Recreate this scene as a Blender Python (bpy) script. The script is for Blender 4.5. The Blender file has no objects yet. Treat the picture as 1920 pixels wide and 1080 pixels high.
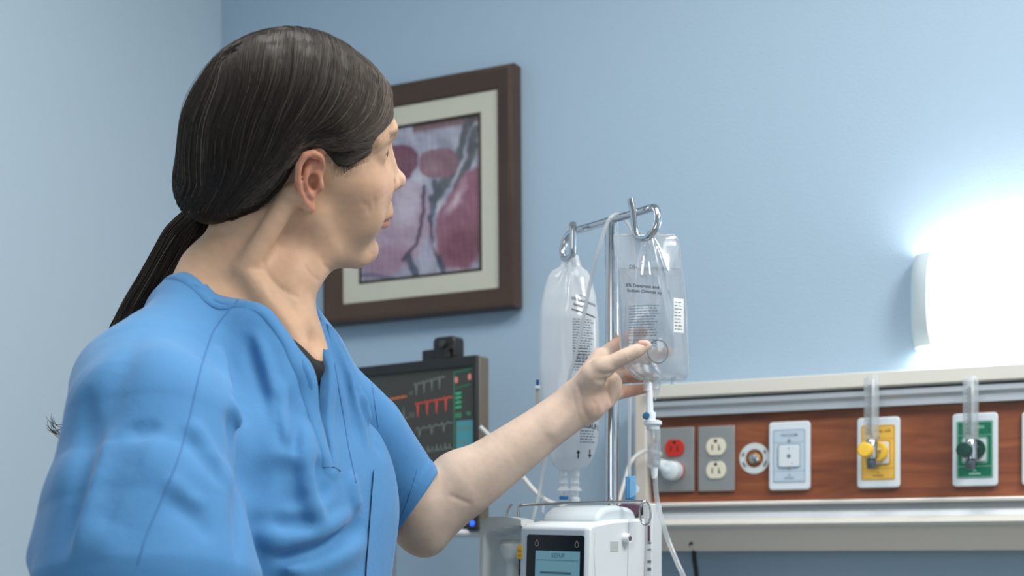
import bpy, bmesh, math, random
import numpy as np
from mathutils import Vector, Matrix

random.seed(7)
rng = np.random.default_rng(7)
SC = bpy.context.scene
COL = SC.collection
PI = math.pi
FPX = 50.0 / 36.0 * 1920.0        # focal length in pixels
HZ = 1050.0                       # image row of the horizon
CAMH = 1.15

def lin(r, g, b):
    def f(c):
        c /= 255.0
        return c / 12.92 if c <= 0.04045 else ((c + 0.055) / 1.055) ** 2.4
    return (f(r), f(g), f(b), 1.0)

# ------------------------------------------------------------------ camera
cam_d = bpy.data.cameras.new('camera')
cam = bpy.data.objects.new('camera', cam_d)
COL.objects.link(cam)
cam.location = (0, 0, CAMH)
cam.rotation_euler = (PI / 2, 0, 0)
cam_d.lens = 50.0
cam_d.sensor_width = 36.0
cam_d.shift_y = (HZ - 540.0) / 1920.0
cam_d.clip_start = 0.05
cam_d.dof.use_dof = True
cam_d.dof.focus_distance = 1.58
cam_d.dof.aperture_fstop = 5.0
SC.camera = cam

# ------------------------------------------------------------------ world, lamps, exposure
w = bpy.data.worlds.new('world')
SC.world = w
w.use_nodes = True
w.node_tree.nodes['Background'].inputs[0].default_value = lin(190, 205, 220)
w.node_tree.nodes['Background'].inputs[1].default_value = 0.3
SC.view_settings.view_transform = 'Standard'
SC.view_settings.look = 'None'
SC.view_settings.gamma = 1.0
SC.view_settings.use_curve_mapping = False
SC.view_settings.exposure = 0.0
SC.cycles.max_bounces = 10
SC.cycles.transparent_max_bounces = 24
SC.cycles.transmission_bounces = 10
SC.cycles.sample_clamp_indirect = 8.0
SC.cycles.caustics_refractive = False
SC.cycles.caustics_reflective = False

def area(name, loc, size, power, col, target):
    d = bpy.data.lights.new(name, 'AREA')
    d.shape = 'RECTANGLE'
    d.size, d.size_y = size
    d.energy = power
    d.color = col
    o = bpy.data.objects.new(name, d)
    COL.objects.link(o)
    o.location = loc
    o.rotation_euler = (Vector(target) - Vector(loc)).to_track_quat('-Z', 'Y').to_euler()
    return o
# two unseen ceiling panels, and an added window-like soft fill behind the camera
area('ceiling_panel_light', (-0.1, 1.35, 2.66), (1.2, 0.6), 18, (1.0, 0.97, 0.92), (-0.1, 1.35, 0))
area('bed_panel_light', (1.2, 0.7, 2.66), (0.6, 1.2), 50, (1.0, 0.96, 0.9), (1.2, 0.7, 0))
area('window_fill_light', (-1.2, -1.9, 1.6), (1.8, 1.3), 15, (0.93, 0.97, 1.0), (-0.4, 1.6, 1.3))

# ------------------------------------------------------------------ helpers
def P(px, py, d):
    """world point seen at picture position px,py at depth d"""
    return np.array([(px - 960.0) / FPX * d, d, CAMH - (py - HZ) / FPX * d])

def on_plane(px, py, O, rz, p=0.0):
    """local x,z on the upright plane through O turned rz, p in front of it"""
    c, s = math.cos(rz), math.sin(rz)
    nx, ny = -s, c                                  # local +y, into the plane
    rx, ry = (px - 960.0) / FPX, 1.0
    k = (O[0] * nx + O[1] * ny - p) / (rx * nx + ry * ny)
    X, Y, Z = rx * k, ry * k, CAMH - (py - HZ) / FPX * k
    return (X - O[0]) * c + (Y - O[1]) * s, Z - O[2]

MATS = {}
def mat(name, col, rough=0.5, metal=0.0, bump=0.0, bscale=200.0, vary=0.0, vscale=8.0, coat=0.0,
        trans=0.0, ior=1.45, emit=0.0, sss=0.0, attr=None, spec=0.5, sheen=0.0, stretch=(1, 1, 1), alpha=1.0):
    if name in MATS:
        return MATS[name]
    m = bpy.data.materials.new(name)
    m.use_nodes = True
    nt = m.node_tree
    b = nt.nodes['Principled BSDF']
    I = b.inputs
    I['Base Color'].default_value = col
    I['Roughness'].default_value = rough
    I['Metallic'].default_value = metal
    I['Specular IOR Level'].default_value = spec
    I['Coat Weight'].default_value = coat
    I['Transmission Weight'].default_value = trans
    I['IOR'].default_value = ior
    I['Alpha'].default_value = alpha
    if emit:
        I['Emission Color'].default_value = col
        I['Emission Strength'].default_value = emit
    if sss:
        I['Subsurface Weight'].default_value = sss
        I['Subsurface Radius'].default_value = (1.0, 0.35, 0.2)
        I['Subsurface Scale'].default_value = 0.006
    if sheen:
        I['Sheen Weight'].default_value = sheen
        I['Sheen Roughness'].default_value = 0.4
    src = None
    if attr:
        a = nt.nodes.new('ShaderNodeVertexColor')
        a.layer_name = attr
        src = a.outputs[0]
        nt.links.new(src, I['Base Color'])
    tc = nt.nodes.new('ShaderNodeTexCoord')
    mp = nt.nodes.new('ShaderNodeMapping')
    mp.inputs['Scale'].default_value = stretch
    nt.links.new(tc.outputs['Object'], mp.inputs[0])
    if vary:
        n = nt.nodes.new('ShaderNodeTexNoise')
        n.inputs['Scale'].default_value = vscale
        n.inputs['Detail'].default_value = 5
        nt.links.new(mp.outputs[0], n.inputs['Vector'])
        mr = nt.nodes.new('ShaderNodeMapRange')
        mr.inputs[3].default_value = 1 - vary
        mr.inputs[4].default_value = 1 + vary
        nt.links.new(n.outputs[0], mr.inputs[0])
        mx = nt.nodes.new('ShaderNodeVectorMath')
        mx.operation = 'SCALE'
        if src is not None:
            nt.links.new(src, mx.inputs[0])
        else:
            mx.inputs[0].default_value = col[:3]
        nt.links.new(mr.outputs[0], mx.inputs['Scale'])
        nt.links.new(mx.outputs[0], I['Base Color'])
    if bump:
        n = nt.nodes.new('ShaderNodeTexNoise')
        n.inputs['Scale'].default_value = bscale
        n.inputs['Detail'].default_value = 3
        nt.links.new(mp.outputs[0], n.inputs['Vector'])
        bp = nt.nodes.new('ShaderNodeBump')
        bp.inputs['Strength'].default_value = 1.0
        bp.inputs['Distance'].default_value = bump
        nt.links.new(n.outputs[0], bp.inputs['Height'])
        nt.links.new(bp.outputs[0], I['Normal'])
    MATS[name] = m
    return m

def film(name, col, clear=0.75, rough=0.05, white=0.15, refl=1.4, refr=0.0):
    """thin clear plastic: see-through, glossy at grazing angles, slightly milky"""
    m = bpy.data.materials.new(name)
    m.use_nodes = True
    nt = m.node_tree
    nt.nodes.clear()
    N = nt.nodes.new
    out = N('ShaderNodeOutputMaterial')
    tr = N('ShaderNodeBsdfTransparent')
    tr.inputs[0].default_value = (0.98, 0.99, 1, 1)
    gl = N('ShaderNodeBsdfGlossy')
    gl.inputs['Roughness'].default_value = rough
    df = N('ShaderNodeBsdfTranslucent')
    df.inputs[0].default_value = col
    d2 = N('ShaderNodeBsdfDiffuse')
    d2.inputs[0].default_value = col
    md = N('ShaderNodeMixShader')
    nt.links.new(df.outputs[0], md.inputs[1])
    nt.links.new(d2.outputs[0], md.inputs[2])
    m1 = N('ShaderNodeMixShader')
    m1.inputs[0].default_value = white
    if refr:
        rf = N('ShaderNodeBsdfRefraction')
        rf.inputs['IOR'].default_value = 1.33
        rf.inputs['Roughness'].default_value = 0.0
        mr_ = N('ShaderNodeMixShader')
        mr_.inputs[0].default_value = refr
        nt.links.new(tr.outputs[0], mr_.inputs[1])
        nt.links.new(rf.outputs[0], mr_.inputs[2])
        tr = mr_
    nt.links.new(tr.outputs[0], m1.inputs[1])
    nt.links.new(md.outputs[0], m1.inputs[2])
    lw = N('ShaderNodeLayerWeight')
    lw.inputs[0].default_value = .5
    pw = N('ShaderNodeMath')
    pw.operation = 'POWER'
    pw.inputs[1].default_value = 4.0
    nt.links.new(lw.outputs['Facing'], pw.inputs[0])
    fr = N('ShaderNodeMath')
    fr.operation = 'MULTIPLY_ADD'
    fr.inputs[1].default_value = (refl - 1) * 1.2
    fr.inputs[2].default_value = ((refl - 1) / (refl + 1)) ** 2 * 1.3
    nt.links.new(pw.outputs[0], fr.inputs[0])
    m2 = N('ShaderNodeMixShader')
    nt.links.new(fr.outputs[0], m2.inputs[0])
    nt.links.new(m1.outputs[0], m2.inputs[1])
    nt.links.new(gl.outputs[0], m2.inputs[2])
    nt.links.new(m2.outputs[0], out.inputs[0])
    MATS[name] = m
    return m

class MB:
    def __init__(s):
        s.v, s.f, s.n = [], [], 0
    def add(s, V, F):
        V = [tuple(map(float, p)) for p in V]
        s.v += V
        s.f += [tuple(int(i) + s.n for i in f) for f in F]
        s.n += len(V)
        return s
    def box(s, x0, x1, y0, y1, z0, z1):
        V = [(x, y, z) for x in (x0, x1) for y in (y0, y1) for z in (z0, z1)]
        return s.add(V, [(0, 1, 3, 2), (4, 6, 7, 5), (0, 4, 5, 1), (2, 3, 7, 6), (0, 2, 6, 4), (1, 5, 7, 3)])
    def prism(s, pts, y0, y1):
        """outline in x,z pushed along y"""
        n = len(pts)
        V = [(p[0], y0, p[1]) for p in pts] + [(p[0], y1, p[1]) for p in pts]
        F = [tuple(range(n)), tuple(range(2 * n - 1, n - 1, -1))]
        F += [(i, i + n, (i + 1) % n + n, (i + 1) % n) for i in range(n)]
        return s.add(V, F)
    def extrude_x(s, prof, x0, x1):
        """outline in y,z pushed along x"""
        n = len(prof)
        V = [(x0, p[0], p[1]) for p in prof] + [(x1, p[0], p[1]) for p in prof]
        F = [tuple(range(n - 1, -1, -1)), tuple(range(n, 2 * n))]
        F += [(i, (i + 1) % n, (i + 1) % n + n, i + n) for i in range(n)]
        return s.add(V, F)
    def lathe(s, prof, c=(0, 0, 0), axis='z', n=24):
        V, F = [], []
        for r, h in prof:
            for k in range(n):
                a = 2 * PI * k / n
                x, y = r * math.cos(a), r * math.sin(a)
                q = {'z': (x, y, h), 'y': (x, h, y), 'x': (h, x, y)}[axis]
                V.append((q[0] + c[0], q[1] + c[1], q[2] + c[2]))
        for i in range(len(prof) - 1):
            for k in range(n):
                a, b = i * n + k, i * n + (k + 1) % n
                F.append((a, b, b + n, a + n))
        F.append(tuple(range(n)))
        F.append(tuple(range((len(prof) - 1) * n, len(prof) * n)))
        return s.add(V, F)
    def tube(s, pts, r, n=8, flat=1.0):
        pts = [Vector(p) for p in pts]
        m = len(pts)
        rad = r if hasattr(r, '__len__') else [r] * m
        V, F = [], []
        up = None
        for i, p in enumerate(pts):
            t = (pts[min(i + 1, m - 1)] - pts[max(i - 1, 0)])
            t.normalize()
            if up is None:
                up = t.orthogonal().normalized()
            up = (up - t * up.dot(t))
            up.normalize()
            sd = t.cross(up)
            for k in range(n):
                a = 2 * PI * k / n
                V.append(p + up * math.cos(a) * rad[i] + sd * math.sin(a) * rad[i] * flat)
        for i in range(m - 1):
            for k in range(n):
                a, b = i * n + k, i * n + (k + 1) % n
                F.append((a, b, b + n, a + n))
        F.append(tuple(range(n - 1, -1, -1)))
        F.append(tuple(range((m - 1) * n, m * n)))
        return s.add(V, F)
    def ball(s, c, r, n=16, sc=(1, 1, 1)):
        prof = [(max(1e-5, r * math.sin(PI * i / n)), -r * math.cos(PI * i / n)) for i in range(n + 1)]
        m = MB().lathe(prof, n=n * 2)
        return s.add([(v[0] * sc[0] + c[0], v[1] * sc[1] + c[1], v[2] * sc[2] + c[2]) for v in m.v], m.f)
    def build(s, name, m, parent=None, bevel=0.0, smooth=True, seg=2):
        me = bpy.data.meshes.new(name)
        me.from_pydata(s.v, [], s.f)
        bm = bmesh.new()
        bm.from_mesh(me)
        bmesh.ops.recalc_face_normals(bm, faces=bm.faces)
        bm.to_mesh(me)
        bm.free()
        if m is not None:
            me.materials.append(m)
        if smooth:
            me.shade_smooth()
            me.set_sharp_from_angle(angle=math.radians(38))
        o = bpy.data.objects.new(name, me)
        COL.objects.link(o)
        if parent is not None:
            o.parent = parent
        if bevel:
            b = o.modifiers.new('bevel', 'BEVEL')
            b.width = bevel
            b.segments = seg
            b.limit_method = 'ANGLE'
            b.angle_limit = math.radians(35)
        return o

def smooth_path(pts, n=12):
    """Catmull-Rom through pts"""
    p = [np.array(q, float) for q in pts]
    p = [2 * p[0] - p[1]] + p + [2 * p[-1] - p[-2]]
    out = []
    for i in range(1, len(p) - 2):
        for k in range(n):
            t = k / n
            a, b, c, d = p[i - 1], p[i], p[i + 1], p[i + 2]
            out.append(0.5 * ((2 * b) + (c - a) * t + (2 * a - 5 * b + 4 * c - d) * t * t + (3 * b - a - 3 * c + d) * t ** 3))
    out.append(p[-2])
    return out

def rrect(x0, x1, z0, z1, r, n=5):
    out = []
    for cx, cz, a0 in ((x1 - r, z1 - r, 0), (x0 + r, z1 - r, 90), (x0 + r, z0 + r, 180), (x1 - r, z0 + r, 270)):
        for k in range(n + 1):
            a = math.radians(a0 + 90 * k / n)
            out.append((cx + r * math.cos(a), cz + r * math.sin(a)))
    return out

def tag(o, label=None, cat=None, group=None, kind=None):
    if label: o['label'] = label
    if cat: o['category'] = cat
    if group: o['group'] = group
    if kind: o['kind'] = kind
    return o

def thing(name, label, cat, loc=(0, 0, 0), rz=0.0, group=None):
    o = bpy.data.objects.new(name, None)
    o.empty_display_size = 0.02
    COL.objects.link(o)
    o.location = loc
    o.rotation_euler = (0, 0, rz)
    return tag(o, label, cat, group)

def struct(o):
    o['kind'] = 'structure'
    return o

def text_mb(s, size, fn, mb=None, bold=0.0, mirror=False):
    """lettering: the font outline carried to the surface by fn(x, z)"""
    cu = bpy.data.curves.new('lettering', 'FONT')
    cu.body = s
    cu.size = size
    cu.align_x = 'CENTER'
    cu.resolution_u = 2
    cu.offset = bold
    ob = bpy.data.objects.new('lettering', cu)
    me = bpy.data.meshes.new_from_object(ob)
    V = [(v.co.x, v.co.y) for v in me.vertices]
    F = [tuple(p.vertices) for p in me.polygons]
    bpy.data.objects.remove(ob)
    bpy.data.curves.remove(cu)
    bpy.data.meshes.remove(me)
    mb = mb or MB()
    mb.add([fn(x, z) for x, z in V], F)
    return mb

# ------------------------------------------------------------------ distance-field modelling (for the figure, hair and cloth)
class Field:
    def __init__(s):
        s.ops, s.mods = [], []
        s.R, s.o = np.eye(3), np.zeros(3)
    def frame(s, R, o):
        s.R, s.o = np.array(R, float), np.array(o, float)
    def W(s, p):
        return s.R @ np.array(p, float) + s.o
    def ell(s, c, r, k=0.01, mode='u', rot=None):
        c = s.W(c)
        R = s.R if rot is None else s.R @ rot
        r = np.array(r, float)
        def fn(X):
            q = (X - c) @ R
            k0 = np.linalg.norm(q / r, axis=1)
            k1 = np.linalg.norm(q / (r * r), axis=1) + 1e-9
            return k0 * (k0 - 1) / k1
        s.ops.append((fn, c, r.max(), mode, k))
    def stroke(s, pts, rad, k=0.01, mode='u'):
        pts = [s.W(p) for p in pts]
        rad = rad if hasattr(rad, '__len__') else [rad] * len(pts)
        c = (np.min(pts, 0) + np.max(pts, 0)) / 2
        R = max(np.linalg.norm(p - c) + q for p, q in zip(pts, rad))
        def fn(X):
            d = None
            for a, b, ra, rb in zip(pts[:-1], pts[1:], rad[:-1], rad[1:]):
                ab = b - a
                t = np.clip((X - a) @ ab / (ab @ ab + 1e-12), 0, 1)
                e = np.linalg.norm(X - a - t[:, None] * ab, axis=1) - (ra + (rb - ra) * t)
                d = e if d is None else np.minimum(d, e)
            return d
        s.ops.append((fn, c, R, mode, k))
    def both(s, name, *a, **kw):
        """mirror a primitive over y=0 of the current frame"""
        for sg in (1, -1):
            b = list(a)
            if name == 'ell':
                b[0] = (a[0][0], a[0][1] * sg, a[0][2])
            else:
                b[0] = [(p[0], p[1] * sg, p[2]) for p in a[0]]
            getattr(s, name)(*b, **kw)
    def custom(s, fn, c, R, mode='u', k=0.01):
        s.ops.append((fn, np.array(c, float), R, mode, k))
    def ev(s, X, c=None, R=None):
        d = np.full(len(X), 0.5)
        for fn, pc, pr, mode, k in s.ops:
            if c is not None and np.linalg.norm(pc - c) > pr + R + k * 1.8 + 0.008:
                continue
            e = fn(X)
            if mode == 'u':
                h = np.clip(0.5 + 0.5 * (e - d) / k, 0, 1)
                d = e * (1 - h) + d * h - k * h * (1 - h)
            else:
                e = -e
                h = np.clip(0.5 - 0.5 * (e - d) / k, 0, 1)
                d = e * (1 - h) + d * h + k * h * (1 - h)
        for f in s.mods:
            d = f(X, d)
        return d
    def march(s, px, py, d0=0.9, d1=2.2):
        """where the ray through a picture position first meets the surface"""
        o = np.array([0, 0, CAMH])
        r = P(px, py, 1.0) - o
        r /= np.linalg.norm(r)
        t = d0
        for _ in range(160):
            e = s.ev((o + r * t)[None])[0]
            if e < 0.0004 or t > d1 * 1.1:
                break
            t += max(e * 0.6, 0.0004)
        return o + r * t if t < d1 * 1.1 else None
    def grad(s, X, e=0.0015):
        g = np.stack([s.ev(X + np.eye(3)[i] * e) - s.ev(X - np.eye(3)[i] * e) for i in range(3)], 1)
        return g / (np.linalg.norm(g, axis=1)[:, None] + 1e-9)

EDG = [(0, 1), (2, 3), (4, 5), (6, 7), (0, 2), (1, 3), (4, 6), (5, 7), (0, 4), (1, 5), (2, 6), (3, 7)]
COR = np.array([(i >> 2 & 1, i >> 1 & 1, i & 1) for i in range(8)])
def polygonise(fld, lo, hi, h, B=22, relax=1):
    lo, hi = np.array(lo, float), np.array(hi, float)
    nb = np.ceil((hi - lo) / (h * B)).astype(int)
    NC = nb * B + 2
    bc = np.stack(np.meshgrid(*[np.arange(n) for n in nb], indexing='ij'), -1).reshape(-1, 3)
    cen = lo + (bc + 0.5) * B * h
    hd = B * h * 0.5 * math.sqrt(3)
    act = np.zeros(len(bc), bool)
    for i in range(0, len(bc), 4000):
        act[i:i + 4000] = np.abs(fld.ev(cen[i:i + 4000])) < hd * 1.35 + 0.008
    g = np.arange(B + 1)
    loc = np.stack(np.meshgrid(g, g, g, indexing='ij'), -1).reshape(-1, 3)
    ids, pos, quads = [], [], []
    key = lambda c: (c[:, 0] * NC[1] + c[:, 1]) * NC[2] + c[:, 2]
    for b in bc[act]:
        base = b * B
        c0 = lo + (base + B / 2) * h
        V = fld.ev(lo + (base + loc) * h, c0, hd).reshape(B + 1, B + 1, B + 1)
        ins = V < 0
        if ins.all() or not ins.any():
            continue
        cnt = sum(ins[x:x + B, y:y + B, z:z + B].astype(np.int8) for x, y, z in COR)
        cell = np.argwhere((cnt > 0) & (cnt < 8))
        if len(cell):
            vals = np.stack([V[cell[:, 0] + x, cell[:, 1] + y, cell[:, 2] + z] for x, y, z in COR], 1)
            acc, n = np.zeros((len(cell), 3)), np.zeros(len(cell))
            for a, c in EDG:
                va, vc = vals[:, a], vals[:, c]
                m = (va < 0) != (vc < 0)
                t = np.where(m, va / np.where(m, va - vc, 1), 0)
                acc += np.where(m[:, None], COR[a] + t[:, None] * (COR[c] - COR[a]), 0)
                n += m
            ids.append(key(cell + base))
            pos.append(lo + (base + cell + acc / n[:, None]) * h)
        for ax in range(3):
            sl = [slice(0, B)] * 3
            s2 = [slice(0, B)] * 3
            s2[ax] = slice(1, B + 1)
            A, C = ins[tuple(sl)], ins[tuple(s2)]
            e = np.argwhere(A != C)
            if not len(e):
                continue
            flip = A[e[:, 0], e[:, 1], e[:, 2]]
            e = e + base
            u, v = np.zeros(3, int), np.zeros(3, int)
            u[(ax + 1) % 3] = 1
            v[(ax + 2) % 3] = 1
            q = np.stack([key(e - u - v), key(e - v), key(e), key(e - u)], 1)
            q[~flip] = q[~flip][:, ::-1]
            quads.append(q)
    ids, pos, quads = np.concatenate(ids), np.concatenate(pos), np.concatenate(quads)
    o = np.argsort(ids)
    ids, pos = ids[o], pos[o]
    ix = np.searchsorted(ids, quads.ravel())
    ix = np.clip(ix, 0, len(ids) - 1)
    ok = (ids[ix] == quads.ravel()).reshape(-1, 4).all(1)
    F = ix.reshape(-1, 4)[ok]
    for _ in range(relax):
        E = np.concatenate([F[:, [0, 1]], F[:, [1, 2]], F[:, [2, 3]], F[:, [3, 0]]])
        s = np.zeros_like(pos)
        n = np.bincount(E.ravel(), minlength=len(pos)) + 1e-9
        for c in range(3):
            s[:, c] = np.bincount(E[:, 0], pos[E[:, 1], c], len(pos)) + np.bincount(E[:, 1], pos[E[:, 0], c], len(pos))
        pos = pos * 0.4 + 0.6 * s / n[:, None]
    return pos, F

def np_mesh(name, V, F, m, parent=None, col=None, smooth=True):
    me = bpy.data.meshes.new(name)
    k = F.shape[1]
    me.vertices.add(len(V))
    me.vertices.foreach_set('co', np.asarray(V, np.float32).ravel())
    me.loops.add(F.size)
    me.loops.foreach_set('vertex_index', F.astype(np.int32).ravel())
    me.polygons.add(len(F))
    me.polygons.foreach_set('loop_start', np.arange(0, F.size, k, dtype=np.int32))
    me.polygons.foreach_set('loop_total', np.full(len(F), k, np.int32))
    me.update(calc_edges=True)
    me.validate()
    if smooth:
        me.shade_smooth()
    if col is not None:
        a = me.color_attributes.new('col', 'FLOAT_COLOR', 'POINT')
        c = np.ones((len(V), 4), np.float32)
        c[:, :3] = col
        a.data.foreach_set('color', c.ravel())
    me.materials.append(m)
    o = bpy.data.objects.new(name, me)
    COL.objects.link(o)
    if parent is not None:
        o.parent = parent
    return o

def vnoise(X, s, seed=0):
    """cheap smooth noise in -1..1"""
    r = np.random.default_rng(seed)
    out = 0
    for i in range(5):
        k = r.normal(size=3)
        k /= np.linalg.norm(k)
        out = out + np.sin((X @ k) * s * (1 + 0.37 * i) + r.uniform(0, 6.28) + 1.3 * np.sin((X @ r.normal(size=3)) * s * 0.6))
    return out / 3.2

# ================================================================== the room
WRZ = -math.atan2(0.4455, 0.8953)
W0 = (0.3537, 2.45, 0.0)
UX, NX = np.array([math.cos(WRZ), math.sin(WRZ)]), np.array([math.sin(WRZ), -math.cos(WRZ)])
def wl(px, py, p=0.0):
    return on_plane(px, py, W0, WRZ, p)
def wall_pos(s, z, p=0.0):
    q = np.array(W0[:2]) + UX * s + NX * p
    return (q[0], q[1], z)

blue_paint = mat('blue_wall_paint', lin(161, 185, 206), rough=0.55, bump=0.0006, bscale=260, vary=0.02, vscale=1.2)
pale_paint = mat('pale_wall_paint', lin(188, 206, 219), rough=0.6, bump=0.0006, bscale=260, vary=0.02, vscale=1.2)
ceil_m = mat('ceiling_tile', lin(235, 236, 234), rough=0.9)
floor_m = mat('vinyl_floor', lin(150, 146, 138), rough=0.35, vary=0.06, vscale=6)
trim_white = mat('white_trim', lin(232, 231, 226), rough=0.4)

sc_, _ = wl(415, 300)
S0, S1, PD, CH = sc_, 2.6, 4.75, 2.7
def wall_box(name, s0, s1, p0, p1, z0, z1, m):
    o = MB().box(s0, s1, -p1, -p0, z0, z1).build(name, m, smooth=False)
    o.location = (W0[0], W0[1], 0)
    o.rotation_euler = (0, 0, WRZ)
    return struct(o)
wall_box('wall_back', S0 - 0.1, S1 + 0.1, -0.1, 0, 0, CH, blue_paint)
wall_box('wall_left', S0 - 0.1, S0, 0, PD, 0, CH, pale_paint)
wall_box('wall_right', S1, S1 + 0.1, 0, PD, 0, CH, pale_paint)
wall_box('floor', S0 - 0.1, S1 + 0.1, -0.1, PD + 0.1, -0.1, 0, floor_m)
wall_box('ceiling', S0 - 0.1, S1 + 0.1, -0.1, PD + 0.1, CH, CH + 0.1, ceil_m)
# front wall with its window opening
fw = MB()
for a in ((S0, -0.45, 0, CH), (1.55, S1, 0, CH), (-0.45, 1.55, 0, 0.9), (-0.45, 1.55, 2.3, CH)):
    fw.box(a[0], a[1], -PD - 0.1, -PD, a[2], a[3])
o = fw.build('wall_front', pale_paint, smooth=False)
o.location = (W0[0], W0[1], 0); o.rotation_euler = (0, 0, WRZ); struct(o)
wf = MB()
for a in ((-0.45, -0.4, 0.9, 2.3), (1.5, 1.55, 0.9, 2.3), (0.53, 0.57, 0.95, 2.25), (-0.4, 1.5, 0.9, 0.95), (-0.4, 1.5, 2.25, 2.3)):
    wf.box(a[0], a[1], -PD - 0.08, -PD - 0.01, a[2], a[3])
o = wf.build('window_1', trim_white, smooth=False)
o.location = (W0[0], W0[1], 0); o.rotation_euler = (0, 0, WRZ); struct(o)
for nm, a in (('baseboard_back', (S0, S1, 0, 0.012)), ('baseboard_left', (S0, S0 + 0.012, 0.012, PD))):
    wall_box(nm, a[0], a[1], a[2], a[3], 0, 0.1, trim_white)

# ================================================================== headwall unit with its wood strip
wood = bpy.data.materials.new('cherry_wood')
wood.use_nodes = True
nt = wood.node_tree
bs = nt.nodes['Principled BSDF']
bs.inputs['Roughness'].default_value = 0.42
tc = nt.nodes.new('ShaderNodeTexCoord')
mp = nt.nodes.new('ShaderNodeMapping')
mp.inputs['Scale'].default_value = (2.2, 8, 16)
n1 = nt.nodes.new('ShaderNodeTexNoise')
n1.inputs['Scale'].default_value = 2.2
n1.inputs['Detail'].default_value = 7
n1.inputs['Distortion'].default_value = 1.6
cr = nt.nodes.new('ShaderNodeValToRGB')
cr.color_ramp.elements[0].position = 0.3
cr.color_ramp.elements[0].color = lin(116, 60, 37)
cr.color_ramp.elements[1].position = 0.72
cr.color_ramp.elements[1].color = lin(158, 92, 57)
e = cr.color_ramp.elements.new(0.52)
e.color = lin(138, 76, 46)
n2 = nt.nodes.new('ShaderNodeTexNoise')
n2.inputs['Scale'].default_value = 1.4
mp2 = nt.nodes.new('ShaderNodeMapping')
mp2.inputs['Scale'].default_value = (1.5, 1, 60)
n2.inputs['Detail'].default_value = 4
mixc = nt.nodes.new('ShaderNodeMixRGB')
mixc.blend_type = 'MULTIPLY'
mixc.inputs[0].default_value = 0.2
nt.links.new(tc.outputs['Object'], mp.inputs[0])
nt.links.new(tc.outputs['Object'], mp2.inputs[0])
nt.links.new(mp.outputs[0], n1.inputs['Vector'])
nt.links.new(mp2.outputs[0], n2.inputs['Vector'])
nt.links.new(n1.outputs[0], cr.inputs[0])
nt.links.new(cr.outputs[0], mixc.inputs[1])
nt.links.new(n2.outputs[0], mixc.inputs[2])
nt.links.new(mixc.outputs[0], bs.inputs['Base Color'])

cream_m = mat('cream_laminate', lin(216, 214, 206), rough=0.45)
grey_alu = mat('grey_trim', lin(182, 190, 198), rough=0.35, metal=0.3)
dark_gap = mat('shadow_gap_rubber', lin(96, 100, 100), rough=0.7)
beige_m = mat('beige_laminate', lin(205, 199, 190), rough=0.5)
WP = 0.060                       # how far the wood stands off the wall
def wz(y, p, px=1345):
    return wl(px, y, p)[1]
sL = wl(1222, 860, WP)[0]
sR = 1.35
hw = thing('headwall_panel', 'long wall rail with a cherry wood strip between white mouldings behind the drip stand', 'wall panel', wall_pos(0, 0), WRZ)
def strip(name, p_in, prof, m, s0=sL, s1=sR, bevel=0.0):
    return MB().extrude_x([(-p, z) for p, z in prof], s0, s1).build(name, m, hw, bevel=bevel)
z_ = lambda y, p=WP: wz(y, p)
strip('top_cap', 0, [(0.001, z_(713, .085)), (.080, z_(713, .085)), (.086, z_(716, .085)), (.086, z_(739, .085)), (.082, z_(742, .085)), (0.001, z_(742, .08))], cream_m)
strip('shadow_gap', 0, [(0.001, z_(741, .07)), (.074, z_(741, .07)), (.074, z_(750, .07)), (0.001, z_(750, .07))], dark_gap)
strip('upper_rail', 0, [(0.001, z_(749, .07)), (.080, z_(749, .07)), (.080, z_(758, .07)), (.074, z_(764, .07)), (.074, z_(777, .07)), (0.001, z_(777, .07))], grey_alu)
strip('wood_strip', 0, [(0.001, z_(777, WP)), (WP, z_(777, WP)), (WP, z_(942, WP)), (0.001, z_(942, WP))], wood)
strip('lower_lip', 0, [(0.001, z_(941, .072)), (.072, z_(941, .072)), (.074, z_(944, .072)), (.072, z_(948, .072)), (0.001, z_(948, .072))], trim_white)
strip('lower_rail', 0, [(0.001, z_(948, .06)), (.056, z_(948, .06)), (.062, z_(960, .06)), (.07, z_(974, .07)), (0.001, z_(974, .07))], grey_alu)
strip('ledge_nose', 0, [(0.001, z_(972, .09)), (.084, z_(972, .09)), (.092, z_(977, .09)), (.094, z_(983, .09)), (.089, z_(989, .09)), (0.001, z_(989, .09))], cream_m)
strip('underside_panel', 0, [(0.001, z_(988, .09)), (.088, z_(988, .088)), (.066, z_(1033, .066)), (0.001, z_(1033, .066))], beige_m)
MB().box(wl(1190, 860, .07)[0], sL, -.078, -.001, z_(728, .08), z_(1033, .07)).build('end_cap', beige_m, hw, bevel=.006)

# ---- receptacles on the wood strip
steel_plate = mat('brushed_steel_plate', lin(172, 172, 170), rough=0.38, metal=0.75, bump=0.0002, bscale=40, stretch=(40, 1, 2))
ivory = mat('ivory_plastic', lin(222, 218, 198), rough=0.4)
red_pl = mat('red_plastic', lin(190, 48, 36), rough=0.4)
hole_m = mat('socket_hole', lin(40, 28, 22), rough=0.8)
white_pl = mat('white_plastic', lin(214, 224, 232), rough=0.4)
ring_w = mat('offwhite_plastic', lin(205, 213, 215), rough=0.4)
def plate_box(px0, px1, y0, y1, p=WP):
    a = wl(px0, (y0 + y1) / 2, p); b = wl(px1, (y0 + y1) / 2, p)
    xm = (px0 + px1) / 2
    return (a[0] + b[0]) / 2, (wl(xm, y0, p)[1] + wl(xm, y1, p)[1]) / 2, b[0] - a[0], abs(wl(xm, y0, p)[1] - wl(xm, y1, p)[1])

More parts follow.
